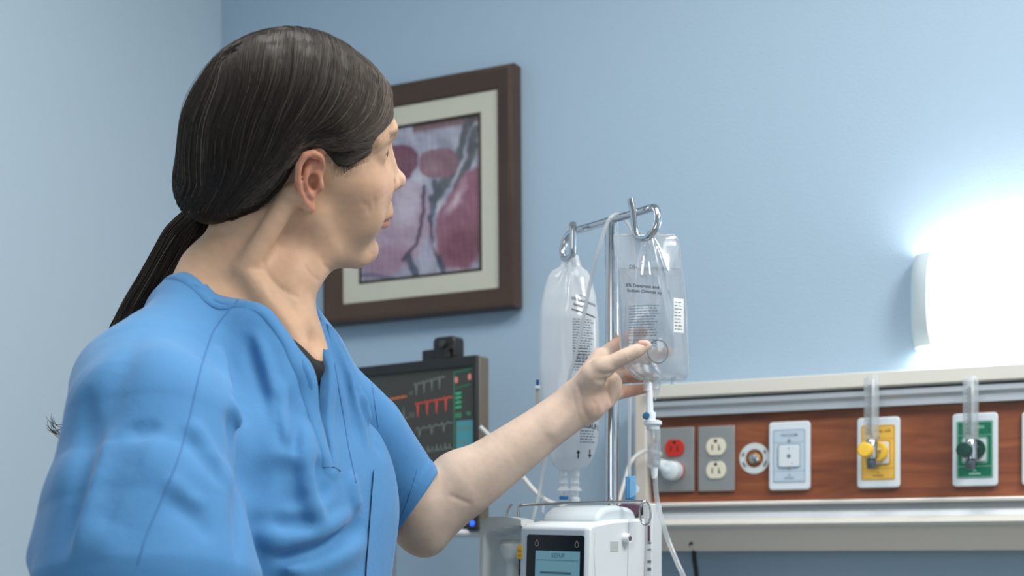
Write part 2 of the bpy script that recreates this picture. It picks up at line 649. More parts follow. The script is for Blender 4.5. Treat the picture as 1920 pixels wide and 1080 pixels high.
def duplex(label, box, mats):
    s, z, wd, ht = plate_box(*box)
    t = thing('duplex_outlet', label, 'outlet', wall_pos(s, z, WP), WRZ)
    MB().prism(rrect(-wd / 2, wd / 2, -ht / 2, ht / 2, .0015), -.0055, 0).build('cover_plate', steel_plate, t, bevel=.004, seg=2)
    for dz, m in zip((.0195, -.0195), mats):
        pts = []
        for a in range(0, 360, 10):
            r = 0.0172
            x, y = r * math.cos(math.radians(a)), r * math.sin(math.radians(a))
            pts.append((x, max(-.0143, min(.0143, y)) + dz))
        f = MB().prism(pts, -.0085, -.004).build('receptacle', m, t, bevel=.0008)
        h = MB()
        h.prism([(-.0068, dz - .0055), (-.0048, dz - .0055), (-.0048, dz + .0035), (-.0068, dz + .0035)], -.0089, -.0084)
        h.prism([(.0048, dz - .0055), (.0078, dz - .0055), (.0078, dz - .0025), (.0064, dz - .0025), (.0064, dz + .0035), (.0048, dz + .0035)], -.0089, -.0084)
        h.prism([(.0028 * math.cos(a * PI / 8), dz + .0095 + .0028 * math.sin(a * PI / 8)) for a in range(16)], -.0089, -.0084)
        h.build('socket_slots', hole_m, f, smooth=False)
    sc2 = MB().lathe([(0.0001, -.0075), (.0026, -.007), (.003, -.0052)], axis='y', n=14)
    sc2.build('screw', steel_plate, t)
    return t, s, z
_, s1_, z1_ = duplex('steel wall outlet with red sockets, a white plug in the lower one', (1232, 1303, 802, 922), (red_pl, red_pl))
duplex('steel wall outlet with two ivory sockets, nothing plugged in', (1311, 1379, 799, 921), (ivory, ivory))

# plug in the red outlet with its flat head and the lead that runs off to the left
t = thing('power_plug', 'white angled power plug in the lower red socket with its lead', 'plug', wall_pos(s1_, z1_ - .0195, WP + .009), WRZ)
MB().lathe([(.0001, -.024), (.012, -.0235), (.0155, -.021), (.0165, -.008), (.0165, 0)], axis='y', n=28).build('plug_head', white_pl, t)
a1 = math.radians(148)
arm_pts = [(0.0 + math.cos(a1) * k, -.013, math.sin(a1) * k) for k in (0, .012, .024, .036)]
MB().tube(arm_pts, [.0155, .013, .009, .006], n=16, flat=0.75).build('strain_relief', white_pl, t)
def to_local(t_rz, org, q):
    d = np.array(q[:2]) - np.array(org[:2])
    c, s = math.cos(t_rz), math.sin(t_rz)
    return (d[0] * c + d[1] * s, -d[0] * s + d[1] * c, q[2] - org[2])
org = wall_pos(s1_, z1_ - .0195, WP + .009)
lead = [to_local(WRZ, org, P(*q)) for q in ((1238, 852, 2.40), (1222, 846, 2.40), (1203, 848, 2.38), (1183, 866, 2.36), (1172, 900, 2.34), (1160, 945, 2.32), (1150, 1020, 2.3), (1146, 1100, 2.3))]
MB().tube(smooth_path([arm_pts[-1]] + lead, 8), .0032, n=10).build('lead', mat('white_cable', lin(205, 206, 202), rough=.5), t)

# round jack with a printed ring
s, z, wd, ht = plate_box(1389, 1441, 831, 888)
t = thing('ground_jack', 'round metal jack inside a pale printed ring on the wood strip', 'jack', wall_pos(s, z, WP), WRZ)
ri = MB()
V, F = [], []
for i, (r, y) in enumerate(((.0152, 0), (.0152, -.0012), (.0256, -.0012), (.0256, 0))):
    V += [(r * math.cos(2 * PI * k / 48), y, r * math.sin(2 * PI * k / 48)) for k in range(48)]
for i in range(4):
    F += [(i * 48 + k, i * 48 + (k + 1) % 48, ((i + 1) % 4) * 48 + (k + 1) % 48, ((i + 1) % 4) * 48 + k) for k in range(48)]
ri.add(V, F).build('printed_ring', ring_w, t)
dk = MB()
for a0, a1 in ((150, 172), (195, 222), (20, 40), (-12, -42)):
    q = [(r * math.cos(math.radians(a)), -.0014, r * math.sin(math.radians(a))) for r, rg in ((.0185, range(a0, a1, (1 if a1 > a0 else -1) * 4)), (.0225, range(a1, a0, (1 if a0 > a1 else -1) * 4))) for a in rg]
    MB().add(q, [tuple(range(len(q)))]).build('ring_print', mat('grey_print', lin(105, 115, 122), rough=.6), t, smooth=False)
chrome = mat('chrome', lin(205, 208, 212), rough=0.12, metal=1.0)
brass = mat('brass', lin(190, 150, 90), rough=0.25, metal=1.0)
MB().lathe([(.0001, -.012), (.003, -.0118), (.0042, -.009), (.0044, -.004), (.0075, -.0035), (.0085, 0)], axis='y', n=24).build('jack_pin', chrome, t)
MB().lathe([(.0085, -.002), (.0105, -.0015), (.011, 0)], axis='y', n=24).build('jack_collar', brass, t)

# gas / vacuum outlets
def gas_plate(label, box, m_face, m_line, head, sock_m):
    s, z, wd, ht = plate_box(*box)
    t = thing('gas_outlet', label, 'outlet', wall_pos(s, z, WP), WRZ)
    MB().prism(rrect(-wd / 2, wd / 2, -ht / 2, ht / 2, .006), -.008, 0).build('cover_plate', white_pl, t, bevel=.002)
    fw_, fh = wd / 2 - .007, ht / 2 - .0125
    MB().prism(rrect(-fw_, fw_, -fh, fh, .002), -.0088, -.0075).build('colour_panel', m_face, t)
    ln = MB()
    def frame(x0, x1, z0, z1, tk, r=.0015):
        a, b = rrect(x0, x1, z0, z1, r), rrect(x0 + tk, x1 - tk, z0 + tk, z1 - tk, r)
        n = len(a)
        ln.add([(q[0], -.0091, q[1]) for q in a] + [(q[0], -.0091, q[1]) for q in b], [(i, (i + 1) % n, (i + 1) % n + n, i + n) for i in range(n)])
    frame(-fw_ + .0012, fw_ - .0012, -fh + .0012, fh - .0012, .0007)
    for zz in (fh - .022, -fh + .018):
        ln.prism([(-fw_ + .002, zz), (fw_ - .002, zz), (fw_ - .002, zz + .0005), (-fw_ + .002, zz + .0005)], -.0091, -.0088)
    sq = .019 if wd > .06 else .0175
    frame(-sq, sq, -.021, .019, .0009, .004)
    ln.build('panel_lines', m_line, t, smooth=False)
    MB().prism(rrect(-sq + .002, sq - .002, -.0185, .0165, .003), -.0115, -.008).build('socket_face', sock_m, t, bevel=.0008)
    h = MB().lathe([(.0001, -.0118), (.0032, -.0118), (.0034, -.0112)], c=(0, 0, -.001), axis='y', n=16)
    h.prism([(-.0006, .0095), (.0006, .0095), (.0006, .0135), (-.0006, .0135)], -.0119, -.0114)
    h.prism([(.0045, -.0115), (.0057, -.0115), (.0068, -.014), (.0056, -.014)], -.0119, -.0114)
    h.build('socket_hole', mat('grey_print', None), t, smooth=False)
    for zz in (fh - .0125 - .0065, -fh + .0235):
        MB().lathe([(.0001, -.0105), (.0022, -.0103), (.003, -.0086)], c=(0, 0, zz), axis='y', n=14).build('screw', steel_plate, t)
    text_mb(head, .0068, lambda x, y: (x, -.0092, y + fh - .012), bold=.0001).build('lettering', m_line, t, smooth=False)
    lg = MB()
    for k in range(5):
        lg.prism([(-.008 + k * .0034, -fh + .0055), (-.0055 + k * .0034, -fh + .0055), (-.0055 + k * .0034, -fh + .0078), (-.008 + k * .0034, -fh + .0078)], -.0092, -.0089)
    lg.prism([(-.003, -fh + .0095), (.0, -fh + .014), (.003, -fh + .0095), (.002, -fh + .0095), (0, -fh + .0125), (-.002, -fh + .0095)], -.0092, -.0089)
    lg.build('emblem', m_line, t, smooth=False)
    return t, s, z

pal_face = mat('pale_blue_panel', lin(186, 205, 220), rough=.45)
pal_line = mat('slate_print', lin(120, 145, 165), rough=.5)
yel_face = mat('yellow_panel', lin(232, 186, 82), rough=.45)
yel_line = mat('brown_print', lin(150, 120, 60), rough=.5)
grn_face = mat('green_panel', lin(10, 112, 84), rough=.45)
grn_line = mat('pale_green_print', lin(170, 215, 200), rough=.5)
gas_plate('pale blue and white vacuum socket plate with a black centre hole', (1444, 1521, 791, 919), pal_face, pal_line, 'VACUUM', white_pl)
_, sy, zy = gas_plate('yellow medical air plate behind a clear upright flow tube', (1609, 1689, 783, 915), yel_face, yel_line, 'MEDICAL AIR', white_pl)
_, sg, zg = gas_plate('green oxygen plate with pale lettering near the right edge', (1787, 1872, 775, 912), grn_face, grn_line, 'OXYGEN', white_pl)
gas_plate('pale plate cut off by the right edge of the photo', (1917, 2003, 771, 910), pal_face, pal_line, 'VACUUM', white_pl)

clear_m = film('clear_acrylic', lin(225, 232, 236), rough=.04, white=.34, refl=1.3)
def flowmeter(label, s, z, px_tube, px_knob, m_knob, knob_r, ytop, ybot, yknob, m_ring):
    PR = WP + .045
    st, zt = wl(px_tube, ytop, PR)
    _, zb = wl(px_tube, ybot, PR)
    zk = wl(px_knob, yknob, PR)[1]
    t = thing('flowmeter', label, 'flowmeter', wall_pos(s, z, WP + .012), WRZ)
    x = st - s
    dy = -(PR - WP - .012)
    H0, H1 = zb - z, zt - z
    MB().lathe([(.014, -.018), (.0155, -.016), (.0155, -.004), (.014, 0)], axis='y', n=28, c=(.002, 0, 0)).build('probe_collar', m_ring, t)
    MB().tube([(0.002, -.016, 0), (x * .5, dy * .7, (zk - z) * .8), (x, dy, zk - z)], [.008, .007, .007], n=14).build('inlet_stem', chrome, t)
    MB().lathe([(.0075, zk - z - .013), (.0095, zk - z - .012), (.0095, zk - z + .014), (.007, zk - z + .018)], c=(x, dy, 0), n=24).build('body_block', chrome, t)
    MB().lathe([(.0055, zk - z - .028), (.007, zk - z - .026), (.007, zk - z - .014), (.0045, zk - z - .012)], c=(x, dy, 0), n=20).build('outlet_nipple', mat('grey_metal', lin(120, 128, 136), rough=.3, metal=.8), t)
    kx = wl(px_knob, yknob, PR + .02)[0] - s
    MB().lathe([(.0001, dy - .034), (knob_r * .85, dy - .0335), (knob_r, dy - .031), (knob_r, dy - .014), (knob_r * .9, dy - .012)], c=(kx, 0, zk - z), axis='y', n=28).build('control_knob', m_knob, t)
    MB().tube([(kx, dy - .014, zk - z), (x, dy, zk - z)], .0045, n=10).build('knob_shaft', chrome, t)
    tb = MB().lathe([(.0116, zk - z + .018), (.0116, H1 - .004), (.0095, H1 - .001), (.0085, H1)], c=(x, dy, 0), n=28)
    tb.build('outer_tube', clear_m, t)
    inn = MB().lathe([(.0048, zk - z + .018), (.0062, H1 - .012), (.003, H1 - .006)], c=(x, dy, 0), n=20)
    it = inn.build('inner_tube', clear_m, t)
    sc_m = MB()
    L = H1 - (zk - z) - .04
    for i in range(22):
        zz = zk - z + .026 + L * i / 22
        w_ = .0034 if i % 2 else .0055
        sc_m.prism([(x - w_, zz), (x + .001, zz), (x + .001, zz + .0009), (x - w_, zz + .0009)], dy - .0123, dy - .0119)
    sc_m.prism([(x + .0012, zk - z + .024), (x + .002, zk - z + .024), (x + .002, H1 - .016), (x + .0012, H1 - .016)], dy - .0123, dy - .0119)
    sc_m.build('scale_marks', mat('dark_print', lin(60, 66, 72), rough=.5), t, smooth=False)
    MB().ball((x, dy, zk - z + .024), .0028, n=8).build('float_ball', mat('black_plastic', lin(36, 36, 38), rough=.35), t)
    return t
flowmeter('clear flow tube with a yellow knob in front of the yellow air plate', sy, zy, 1634, 1624, mat('yellow_plastic', lin(245, 200, 70), rough=.4), .0115, 704, 835, 846, mat('yellow_plastic', None))
flowmeter('clear flow tube with a dark green knob in front of the green plate', sg, zg, 1820, 1809, mat('dark_green_plastic', lin(8, 62, 52), rough=.35), .0112, 707, 830, 846, mat('dark_green_plastic', None))

# black cord under the ledge
t = MB().tube(smooth_path([P(1296, 1016, 2.40), P(1300, 1022, 2.40), P(1302, 1050, 2.41), P(1306, 1085, 2.42), P(1310, 1200, 2.43), P(1312, 1500, 2.44)], 6), [.0075] * 5 + [.0042] * 26, n=12).build('black_cord', mat('black_rubber', lin(32, 30, 28), rough=.6))
tag(t, 'thick black cord hanging down from below the wall rail', 'cord')

# ================================================================== wall lamp
ls, lz1 = wl(1706, 480, .03)
lz0 = wl(1706, 653, .03)[1]
LH = lz1 - lz0
lamp = thing('wall_lamp', 'glowing white curved wall lamp above the rail at the right', 'lamp', wall_pos(ls, lz0, 0.0), WRZ)
LW = 0.30
def lamp_curve(z01, inset=0.0):
    """outer face in x,y at height fraction z01: bulges out, softly rounded ends"""
    b = 1 - 0.30 * abs(2 * z01 - 1) ** 2.6
    pts = []
    for k in range(33):
        a = PI * k / 32
        x = LW / 2 - (LW / 2 - inset) * math.copysign(abs(math.cos(a)) ** 0.55, math.cos(a)) * (1 - .03 * abs(2 * z01 - 1) ** 4)
        y = -(.085 - inset) * b * math.sin(a) ** 0.6
        pts.append((x, y))
    return pts
def lamp_sheet(k0, k1, name, m, inset, thick=.002):
    V, F = [], []
    nz = 12
    for side in (inset, inset + thick):
        for i in range(nz + 1):
            c = lamp_curve(i / nz, side)[k0:k1]
            V += [(q[0], q[1], LH * i / nz) for q in c]
    n = k1 - k0
    M = n * (nz + 1)
    for s_ in (0, M):
        for i in range(nz):
            for k in range(n - 1):
                a = s_ + i * n + k
                F.append((a, a + 1, a + n + 1, a + n))
    for i in range(nz):
        for k in (0, n - 1):
            a = i * n + k
            F.append((a, a + n, a + n + M, a + M))
    for i in (0, nz):
        for k in range(n - 1):
            a = i * n + k
            F.append((a, a + 1, a + 1 + M, a + M))
    return MB().add(V, F).build(name, m, lamp)
rim_m = mat('lamp_housing_white', lin(215, 228, 234), rough=.4)
lamp_sheet(0, 10, 'side_cheek', rim_m, 0.0, .004)
lamp_sheet(23, 33, 'side_cheek', rim_m, 0.0, .004)
lamp_sheet(8, 25, 'diffuser', mat('lit_diffuser', (1, .985, .96, 1), rough=.5, emit=5.0), 0.002, .002)
MB().tube([(.05, -.035, LH / 2), (LW - .05, -.035, LH / 2)], .013, n=16).build('lamp_tube', mat('lit_tube', (1, .98, .95, 1), emit=45.0), lamp)
MB().box(.03, LW - .03, -.008, -.0005, .03, LH - .03).build('back_plate', rim_m, lamp, bevel=.003)

# ================================================================== framed painting
pw0, _ = wl(605, 400, .03); pw1, _ = wl(966, 400, .03)
pzt = wl(966, 119, .03)[1]; pzb = wl(966, 577, .03)[1]
PWD, PHT = pw1 - pw0, pzt - pzb
pic = thing('framed_painting', 'framed painting of mauve fruit in a wide dark brown frame behind the nurse', 'picture', wall_pos((pw0 + pw1) / 2, (pzt + pzb) / 2 , 0.004), WRZ)
pic.rotation_euler = (0, math.radians(-0.5), WRZ)
hwx, hwz = PWD / 2, PHT / 2
fr_m = mat('dark_walnut_frame', lin(72, 54, 44), rough=.38, vary=.25, vscale=14, stretch=(1, 1, 1), bump=.0003, bscale=60)
mat_m = mat('linen_mat', lin(196, 196, 182), rough=.8, bump=.0004, bscale=300, vary=.04, vscale=30)
fil_m = mat('dark_fillet', lin(60, 52, 40), rough=.35)
def frame_ring(ox, oz, prof, name, m):
    """mitred frame: prof = (inset from outer edge, height off the back)"""
    V, F = [], []
    for ins, h in prof:
        x, z = ox - ins, oz - ins
        V += [(-x, -h, -z), (x, -h, -z), (x, -h, z), (-x, -h, z)]
    n = len(prof)
    for i in range(n):
        j = (i + 1) % n
        for k in range(4):
            F.append((i * 4 + k, i * 4 + (k + 1) % 4, j * 4 + (k + 1) % 4, j * 4 + k))
    return MB().add(V, F).build(name, m, pic)
frame_ring(hwx, hwz, [(0, 0), (0, .026), (.003, .031), (.010, .033), (.026, .026), (.034, .022), (.0375, .0215), (.040, .017), (.040, 0)], 'frame', fr_m)
frame_ring(hwx - .039, hwz - .039, [(0, .002), (0, .0165), (.038, .0145), (.038, .002)], 'mat_board', mat_m)
frame_ring(hwx - .0755, hwz - .0755, [(0, .002), (0, .0155), (.0045, .0165), (.0045, .002)], 'fillet', fil_m)
ax, az = hwx - .079, hwz - .079
nx, nz = 220, 290
gx, gz = np.meshgrid(np.linspace(0, 1, nx), np.linspace(0, 1, nz))
u, v = gx.ravel(), gz.ravel()
XY = np.stack([u * 1.0, v * 1.25, np.zeros_like(u)], 1)
wob = vnoise(XY, 9, 3) * .02 + vnoise(XY, 30, 4) * .008
c_ = np.tile(np.array([152, 152, 182.0]), (len(u), 1))
def paint(col, m):
    global c_
    c_ = c_ * (1 - m[:, None]) + np.array(col, float) * m[:, None]
def blob(cx, cy, rx, ry, rot=0, soft=.12):
    dx, dy = u - cx + wob, (v - cy + wob * .8) * 1.25
    a = math.radians(rot)
    x, y = dx * math.cos(a) + dy * math.sin(a), -dx * math.sin(a) + dy * math.cos(a)
    d = np.sqrt((x / rx) ** 2 + (y / (ry * 1.25)) ** 2)
    return np.clip((1 - d) / soft, 0, 1)
def line(pts, w_, soft=.5):
    best = np.full(len(u), 9.0)
    for a, b in zip(pts[:-1], pts[1:]):
        a, b = np.array([a[0], a[1] * 1.25]), np.array([b[0], b[1] * 1.25])
        q = np.stack([u + wob, (v + wob * .6) * 1.25], 1)
        t = np.clip((q - a) @ (b - a) / ((b - a) @ (b - a)), 0, 1)
        best = np.minimum(best, np.linalg.norm(q - a - t[:, None] * (b - a), axis=1))
    return np.clip((w_ - best) / (w_ * soft), 0, 1)
paint((120, 118, 140), np.clip(vnoise(XY, 14, 8) * .6, 0, .6))
paint((186, 186, 208), np.clip(vnoise(XY * [1, .5, 1], 20, 9), 0, .8))
paint((112, 62, 60), np.clip((.06 - v) / .04, 0, .7) * (u > .45))
paint((70, 78, 84), line([(.95, .02), (.86, .18), (.72, .4), (.62, .5)], .05) * .8)
paint((62, 66, 70), line([(.99, .1), (.9, .3), (.8, .45)], .045) * .7)
paint((172, 140, 170), blob(.33, .66, .27, .32, 14))
paint((190, 176, 200), blob(.40, .50, .14, .20, 12, .5) * .8)
paint((158, 110, 145), blob(.22, .88, .24, .14, -10, .4) * .8)
paint((126, 66, 92), blob(.34, .24, .17, .13))
paint((136, 72, 84), blob(.30, .22, .09, .07, 0, .6) * .8)
paint((140, 92, 112), blob(.66, .27, .165, .115, 10))
paint((166, 118, 132), blob(.60, .30, .1, .07, 0, .7) * .7)
paint((152, 84, 112), blob(.90, .66, .26, .36, 22))
paint((205, 170, 192), blob(.80, .52, .06, .17, 30, .8) * .85)
paint((128, 62, 84), blob(.86, .84, .24, .15, 0, .5) * .85)
paint((88, 48, 66), line([(.60, .62), (.58, .8), (.66, .92)], .02) * .7)
paint((84, 62, 84), line([(.55, .42), (.53, .62), (.45, .78), (.36, .88)], .022) * .8)
paint((72, 84, 112), line([(.64, .4), (.62, .52), (.60, .64)], .03) * .8)
paint((60, 70, 104), line([(.40, .86), (.44, .94), (.46, 1.0)], .035) * .85)
paint((66, 74, 102), line([(.66, .9), (.69, .97)], .04) * .8)
paint((84, 84, 120), line([(.0, .95), (.14, .97), (.28, 1.0)], .02) * .6)
paint((166, 160, 196), blob(.54, .84, .09, .12, 0, .5) * .7)
c_ += (vnoise(XY * [1, .6, 1], 60, 11) * 7 + vnoise(XY, 160, 12) * 4)[:, None]
c_ = (c_ * .62 + c_.mean(1, keepdims=True) * .38)
c_ = np.clip(c_, 0, 255) / 255 
c_ = np.where(c_ <= .04045, c_ / 12.92, ((c_ + .055) / 1.055) ** 2.4)
relief = vnoise(XY * [1, .6, 1], 90, 5) * .0003
V = np.stack([(u - .5) * 2 * ax, -.013 - relief, (.5 - v) * 2 * az], 1)
i0 = (np.arange(nz - 1)[:, None] * nx + np.arange(nx - 1)[None]).ravel()
F = np.stack([i0, i0 + 1, i0 + nx + 1, i0 + nx], 1)
np_mesh('canvas', V, F, mat('oil_paint', (1, 1, 1, 1), rough=.5, attr='col'), pic, col=c_)
MB().box(-hwx + .01, hwx - .01, -.003, 0, -hwz + .01, hwz - .01).build('backing_board', fil_m, pic)

# ================================================================== patient monitor
MRZ = -math.radians(36.2)
dM = 2.30
mo = P(893, 826, dM)                         # right front edge, mid height
def ml(px, py, p=0.0):
    return on_plane(px, py, mo, MRZ, p)
mon = thing('patient_monitor', 'black patient monitor showing heart traces behind the outstretched arm', 'monitor', tuple(mo), MRZ)
mzt, mzb = ml(893, 665)[1], ml(893, 992)[1]
MW = 0.40
blk = mat('black_bezel', lin(38, 39, 41), rough=.42)
side_m = mat('bronze_grey_casing', lin(112, 104, 92), rough=.4, metal=.2)
MB().box(-MW, 0, .006, .036, mzb, mzt).build('casing', side_m, mon, bevel=.004)
sx1, sz1 = ml(884, 686)
_, szb = ml(884, 960)
sx1 = ml(886, 780)[0]
fr = MB()
x0, x1 = -MW + .016, sx1
V = [(-MW, 0, mzb), (0, 0, mzb), (0, 0, mzt), (-MW, 0, mzt), (x0, 0, szb), (x1, 0, szb), (x1, 0, sz1), (x0, 0, sz1)]
V2 = [(a, .008, c) for a, b, c in V]
F = [(0, 1, 5, 4), (1, 2, 6, 5), (2, 3, 7, 6), (3, 0, 4, 7)]
F += [tuple(i + 8 for i in f[::-1]) for f in F] + [(i, i + 8, (i + 1) % 4 + 8, (i + 1) % 4) for i in range(4)] + [(i, (i - 4 + 1) % 4 + 4, (i - 4 + 1) % 4 + 12, i + 8) for i in range(4, 8)]
fr.add(V + V2, F).build('bezel', blk, mon, bevel=.0015)
scr = MB().add([(x0, .004, szb), (x1, .004, szb), (x1, .004, sz1), (x0, .004, sz1)], [(0, 1, 2, 3)]).build('screen', mat('screen_glass', lin(62, 60, 54), rough=.25, coat=.3), mon)
def emis(name, col, s=1.0):
    return mat(name, col, emit=s, rough=.5)
e_red = emis('screen_red', lin(196, 74, 54), .35)
e_gry = emis('screen_grey', lin(112, 120, 116), .22)
e_grn = emis('screen_green', lin(60, 160, 118), .25)
e_tea = emis('screen_teal', lin(60, 125, 135), .4)
e_amb = emis('screen_amber', lin(200, 110, 60), .3)
def trace(name, pts, w_, m):
    """thin lit line on the screen from photo positions"""
    q = [ml(*p) for p in pts]
    mb = MB()
    for a, b in zip(q[:-1], q[1:]):
        dx, dz = b[0] - a[0], b[1] - a[1]
        L = math.hypot(dx, dz) + 1e-9
        ox, oz = -dz / L * w_, dx / L * w_
        ex, ez = dx / L * w_ * .5, dz / L * w_ * .5
        mb.add([(a[0] - ox - ex, .0036, a[1] - oz - ez), (b[0] - ox + ex, .0036, b[1] - oz + ez), (b[0] + ox + ex, .0036, b[1] + oz + ez), (a[0] + ox - ex, .0036, a[1] + oz - ez)], [(0, 1, 2, 3)])
    return mb
def ecg(x0, y0, x1, y1, n, dn, up):
    pts = []
    for i in range(n):
        f = lambda k: (x0 + (x1 - x0) * (i + k) / n, y0 + (y1 - y0) * (i + k) / n)
        for k, dy in ((0, 0), (.12, -up), (.2, 1), (.27, dn), (.34, -1), (.5, 0), (.62, -up * .8), (.75, 0)):
            a = f(k)
            pts.append((a[0], a[1] + dy))
    pts.append((x1, y1))
    return pts
for pts, w_, m in ((ecg(774, 722, 832, 706, 4, 20, 4), .0009, e_gry), (ecg(776, 758, 846, 744, 4, 24, 3), .0009, e_red),
                   (ecg(778, 806, 846, 792, 3, 14, 5), .0009, e_gry), (ecg(782, 850, 846, 840, 4, -4, 12), .0007, e_gry), (ecg(790, 884, 846, 876, 4, -3, 9), .0007, e_gry),
                   (ecg(712, 752, 760, 743, 5, -2, 2), .0010, e_amb), (ecg(724, 790, 764, 783, 3, -22, 2), .0007, e_gry), (ecg(716, 823, 764, 812, 4, -10, 2), .0007, e_gry)):
    trace('t', pts, w_, m).build('trace_line', m, scr, smooth=False)
sx = lambda px, py: ml(px, py)
def scr_text(s, px, py, size, m):
    cx, cz = ml(px, py)
    text_mb(s, size, lambda x, y: (cx + x, .0034, cz + y - size * .35)).build('readout', m, scr, smooth=False)
for s, px, py in (('VI', 768, 737), ('V2', 770, 778), ('V3', 770, 818), ('V4', 772, 858)):
    scr_text(s, px, py, .011, e_gry)
ln = trace('d', [(849, 696), (849, 900)], .0005, e_grn); ln.build('divider', e_grn, scr, smooth=False)
trace('h', [(849, 698), (884, 690)], .0022, e_grn).build('header_bar', mat('screen_dim_green', lin(40, 92, 72), emit=.25, rough=.5), scr, smooth=False)
trace('h', [(852, 727), (880, 720)], .0016, e_grn).build('header_bar', MATS['screen_dim_green'], scr, smooth=False)
for s, px, py, sz in (('II', 857, 741, .008), ('V', 856, 751, .008), ('HR', 857, 763, .008), ('88', 857, 778, .013), ('98', 876, 775, .009)):
    scr_text(s, px, py, sz, e_grn)
for y in (738, 746, 755, 764):
    trace('h', [(852, y), (862, y - 2)], .0018, e_grn).build('header_bar', e_grn, scr, smooth=False)
e_pink = emis('screen_pink', lin(205, 120, 115), .3)
for px, py, m in ((853, 712, e_pink), (878, 706, e_pink)):
    cx, cz = ml(px, py)
    MB().prism([(cx + .0035 * math.cos(a * PI / 8), cz + .0055 * math.sin(a * PI / 8)) for a in range(16)], .0034, .0038).build('alarm_icon', m, scr)
for y0, y1, s in ((789, 815, '60/38'), (817, 842, '96'), (844, 869, '4.7'), (871, 897, '22')):
    a, b = ml(853, y0), ml(885, y1)
    MB().box(a[0], b[0], .0034, .0038, b[1], a[1]).build('value_tile', e_tea, scr, bevel=0)
    cx, cz = ml(868, (y0 + y1) / 2)
    text_mb(s, .013, lambda x, y: (cx + x, .0030, cz + y - .004)).build('readout', e_gry, scr, smooth=False)
lx, lz = ml(886, 981)
MB().ball((lx, -.001, lz), .005, n=8, sc=(1, .4, 1)).build('power_light', emis('blue_led', lin(40, 90, 255), 1.5), mon)
# camera-like mount on top of the monitor
ta = ml(784, 680); tb = ml(846, 632)
br = thing('monitor_bracket', 'small black clip bracket standing on top of the monitor', 'bracket', tuple(mo), MRZ)
tz = lambda px: mzt
MB().prism(rrect(ml(807, 660)[0], ml(847, 660)[0], mzt - .002, ml(827, 630)[1], .008), .006, .034).build('bracket_body', mat('black_plastic', None), br, bevel=.003)
MB().prism(rrect(ml(785, 665)[0], ml(812, 665)[0], mzt - .002, ml(795, 655)[1], .003), .008, .03).build('clip', mat('black_plastic', None), br, bevel=.002)
cx, cz = ml(828, 644, 0)
MB().lathe([(.0001, -.0005), (.006, 0), (.0068, .004), (.0068, .008)], c=(cx, 0, cz), axis='y', n=20).build('lens', mat('dark_glass', lin(70, 72, 70), rough=.1, metal=.4), br)
MB().tube([(cx + .012, .002, mzt + .001), (cx + .012, .002, mzt + .012), (cx + .02, .002, mzt + .018)], .004, n=8).build('hinge', mat('black_plastic', None), br)
# its stand down to the floor
st = thing('monitor_stand', 'pale wheeled stand that carries the monitor', 'stand', (mo[0] - .16, mo[1] + .13, 0), MRZ)
pal_grey = mat('pale_grey_plastic', lin(200, 203, 208), rough=.45)
MB().box(-.17, .19, -.05, .06, CAMH - .0 + .038, mo[2] + mzb).build('shelf', pal_grey, st, bevel=.006)
MB().lathe([(.02, .06), (.02, CAMH + .04)], n=20).build('post', pal_grey, st)
for k in range(4):
    a = k * PI / 2 + PI / 4
    MB().tube([(0, 0, .08), (.22 * math.cos(a), .22 * math.sin(a), .06)], [.018, .012], n=10).build('leg', pal_grey, st)
    MB().lathe([(.001, -.011), (.03, -.011), (.03, .011), (.001, .011)], c=(.22 * math.cos(a), .22 * math.sin(a), .03), axis='y', n=20).build('wheel', mat('black_rubber', None), st)

# ================================================================== drip stand
dL, dR = 1.905, 1.77
A_ = P(1072, 434, dL); B_ = P(1228, 389, dR)
Pm = (A_ + B_) / 2
bz = (A_[2] + B_[2]) / 2
bd = np.array([B_[0] - A_[0], B_[1] - A_[1]]); bl = np.linalg.norm(bd); bd /= bl
iv = thing('drip_stand', 'chrome drip stand with two curled hooks holding the fluid bags', 'drip stand', (Pm[0], Pm[1], 0))
L3 = lambda p: (p[0] - Pm[0], p[1] - Pm[1], p[2])
MB().lathe([(.0088, .1), (.0088, bz - .004)], n=28).build('pole', chrome, iv)
def barpt(t, dz, off=0.0):
    """t metres along the hook bar from its middle, off sideways"""
    return (bd[0] * t - bd[1] * off, bd[1] * t + bd[0] * off, bz + dz)
hb = bl / 2 - .006
MB().tube([barpt(-hb, 0), barpt(hb, 0)], .0048, n=16).build('hook_bar', chrome, iv)
for sg in (-1, 1):
    r = .0195
    pts = [barpt(sg * hb, 0)]
    for k in range(0, 15):
        a = math.radians(90 - k * 19)
        if k > 12:
            break
        pts.append(barpt(sg * (hb + r * math.cos(a) * .9), -r + r * math.sin(a), -.014 * k / 12))
    pts.append(barpt(sg * (hb - r * .86), -r * .2 + (.002), -.016))
    pts.append(barpt(sg * (hb - r * .98), (.004 if sg < 0 else .012), -.018))
    MB().tube(smooth_path(pts, 3), .0047, n=16).build('hook', chrome, iv)
MB().lathe([(.011, 1.05), (.014, 1.052), (.014, 1.085), (.011, 1.087)], n=24).build('pole_collar', mat('grey_metal', None), iv)
for k in range(5):
    a = k * 2 * PI / 5
    MB().tube([(0, 0, .11), (.16 * math.cos(a), .16 * math.sin(a), .09), (.28 * math.cos(a), .28 * math.sin(a), .065)], [.014, .012, .010], n=10).build('leg', chrome, iv)
    MB().lathe([(.001, -.01), (.03, -.01), (.03, .01), (.001, .01)], c=(.28 * math.cos(a), .28 * math.sin(a), .03), axis='y', n=18).build('wheel', mat('black_rubber', None), iv)

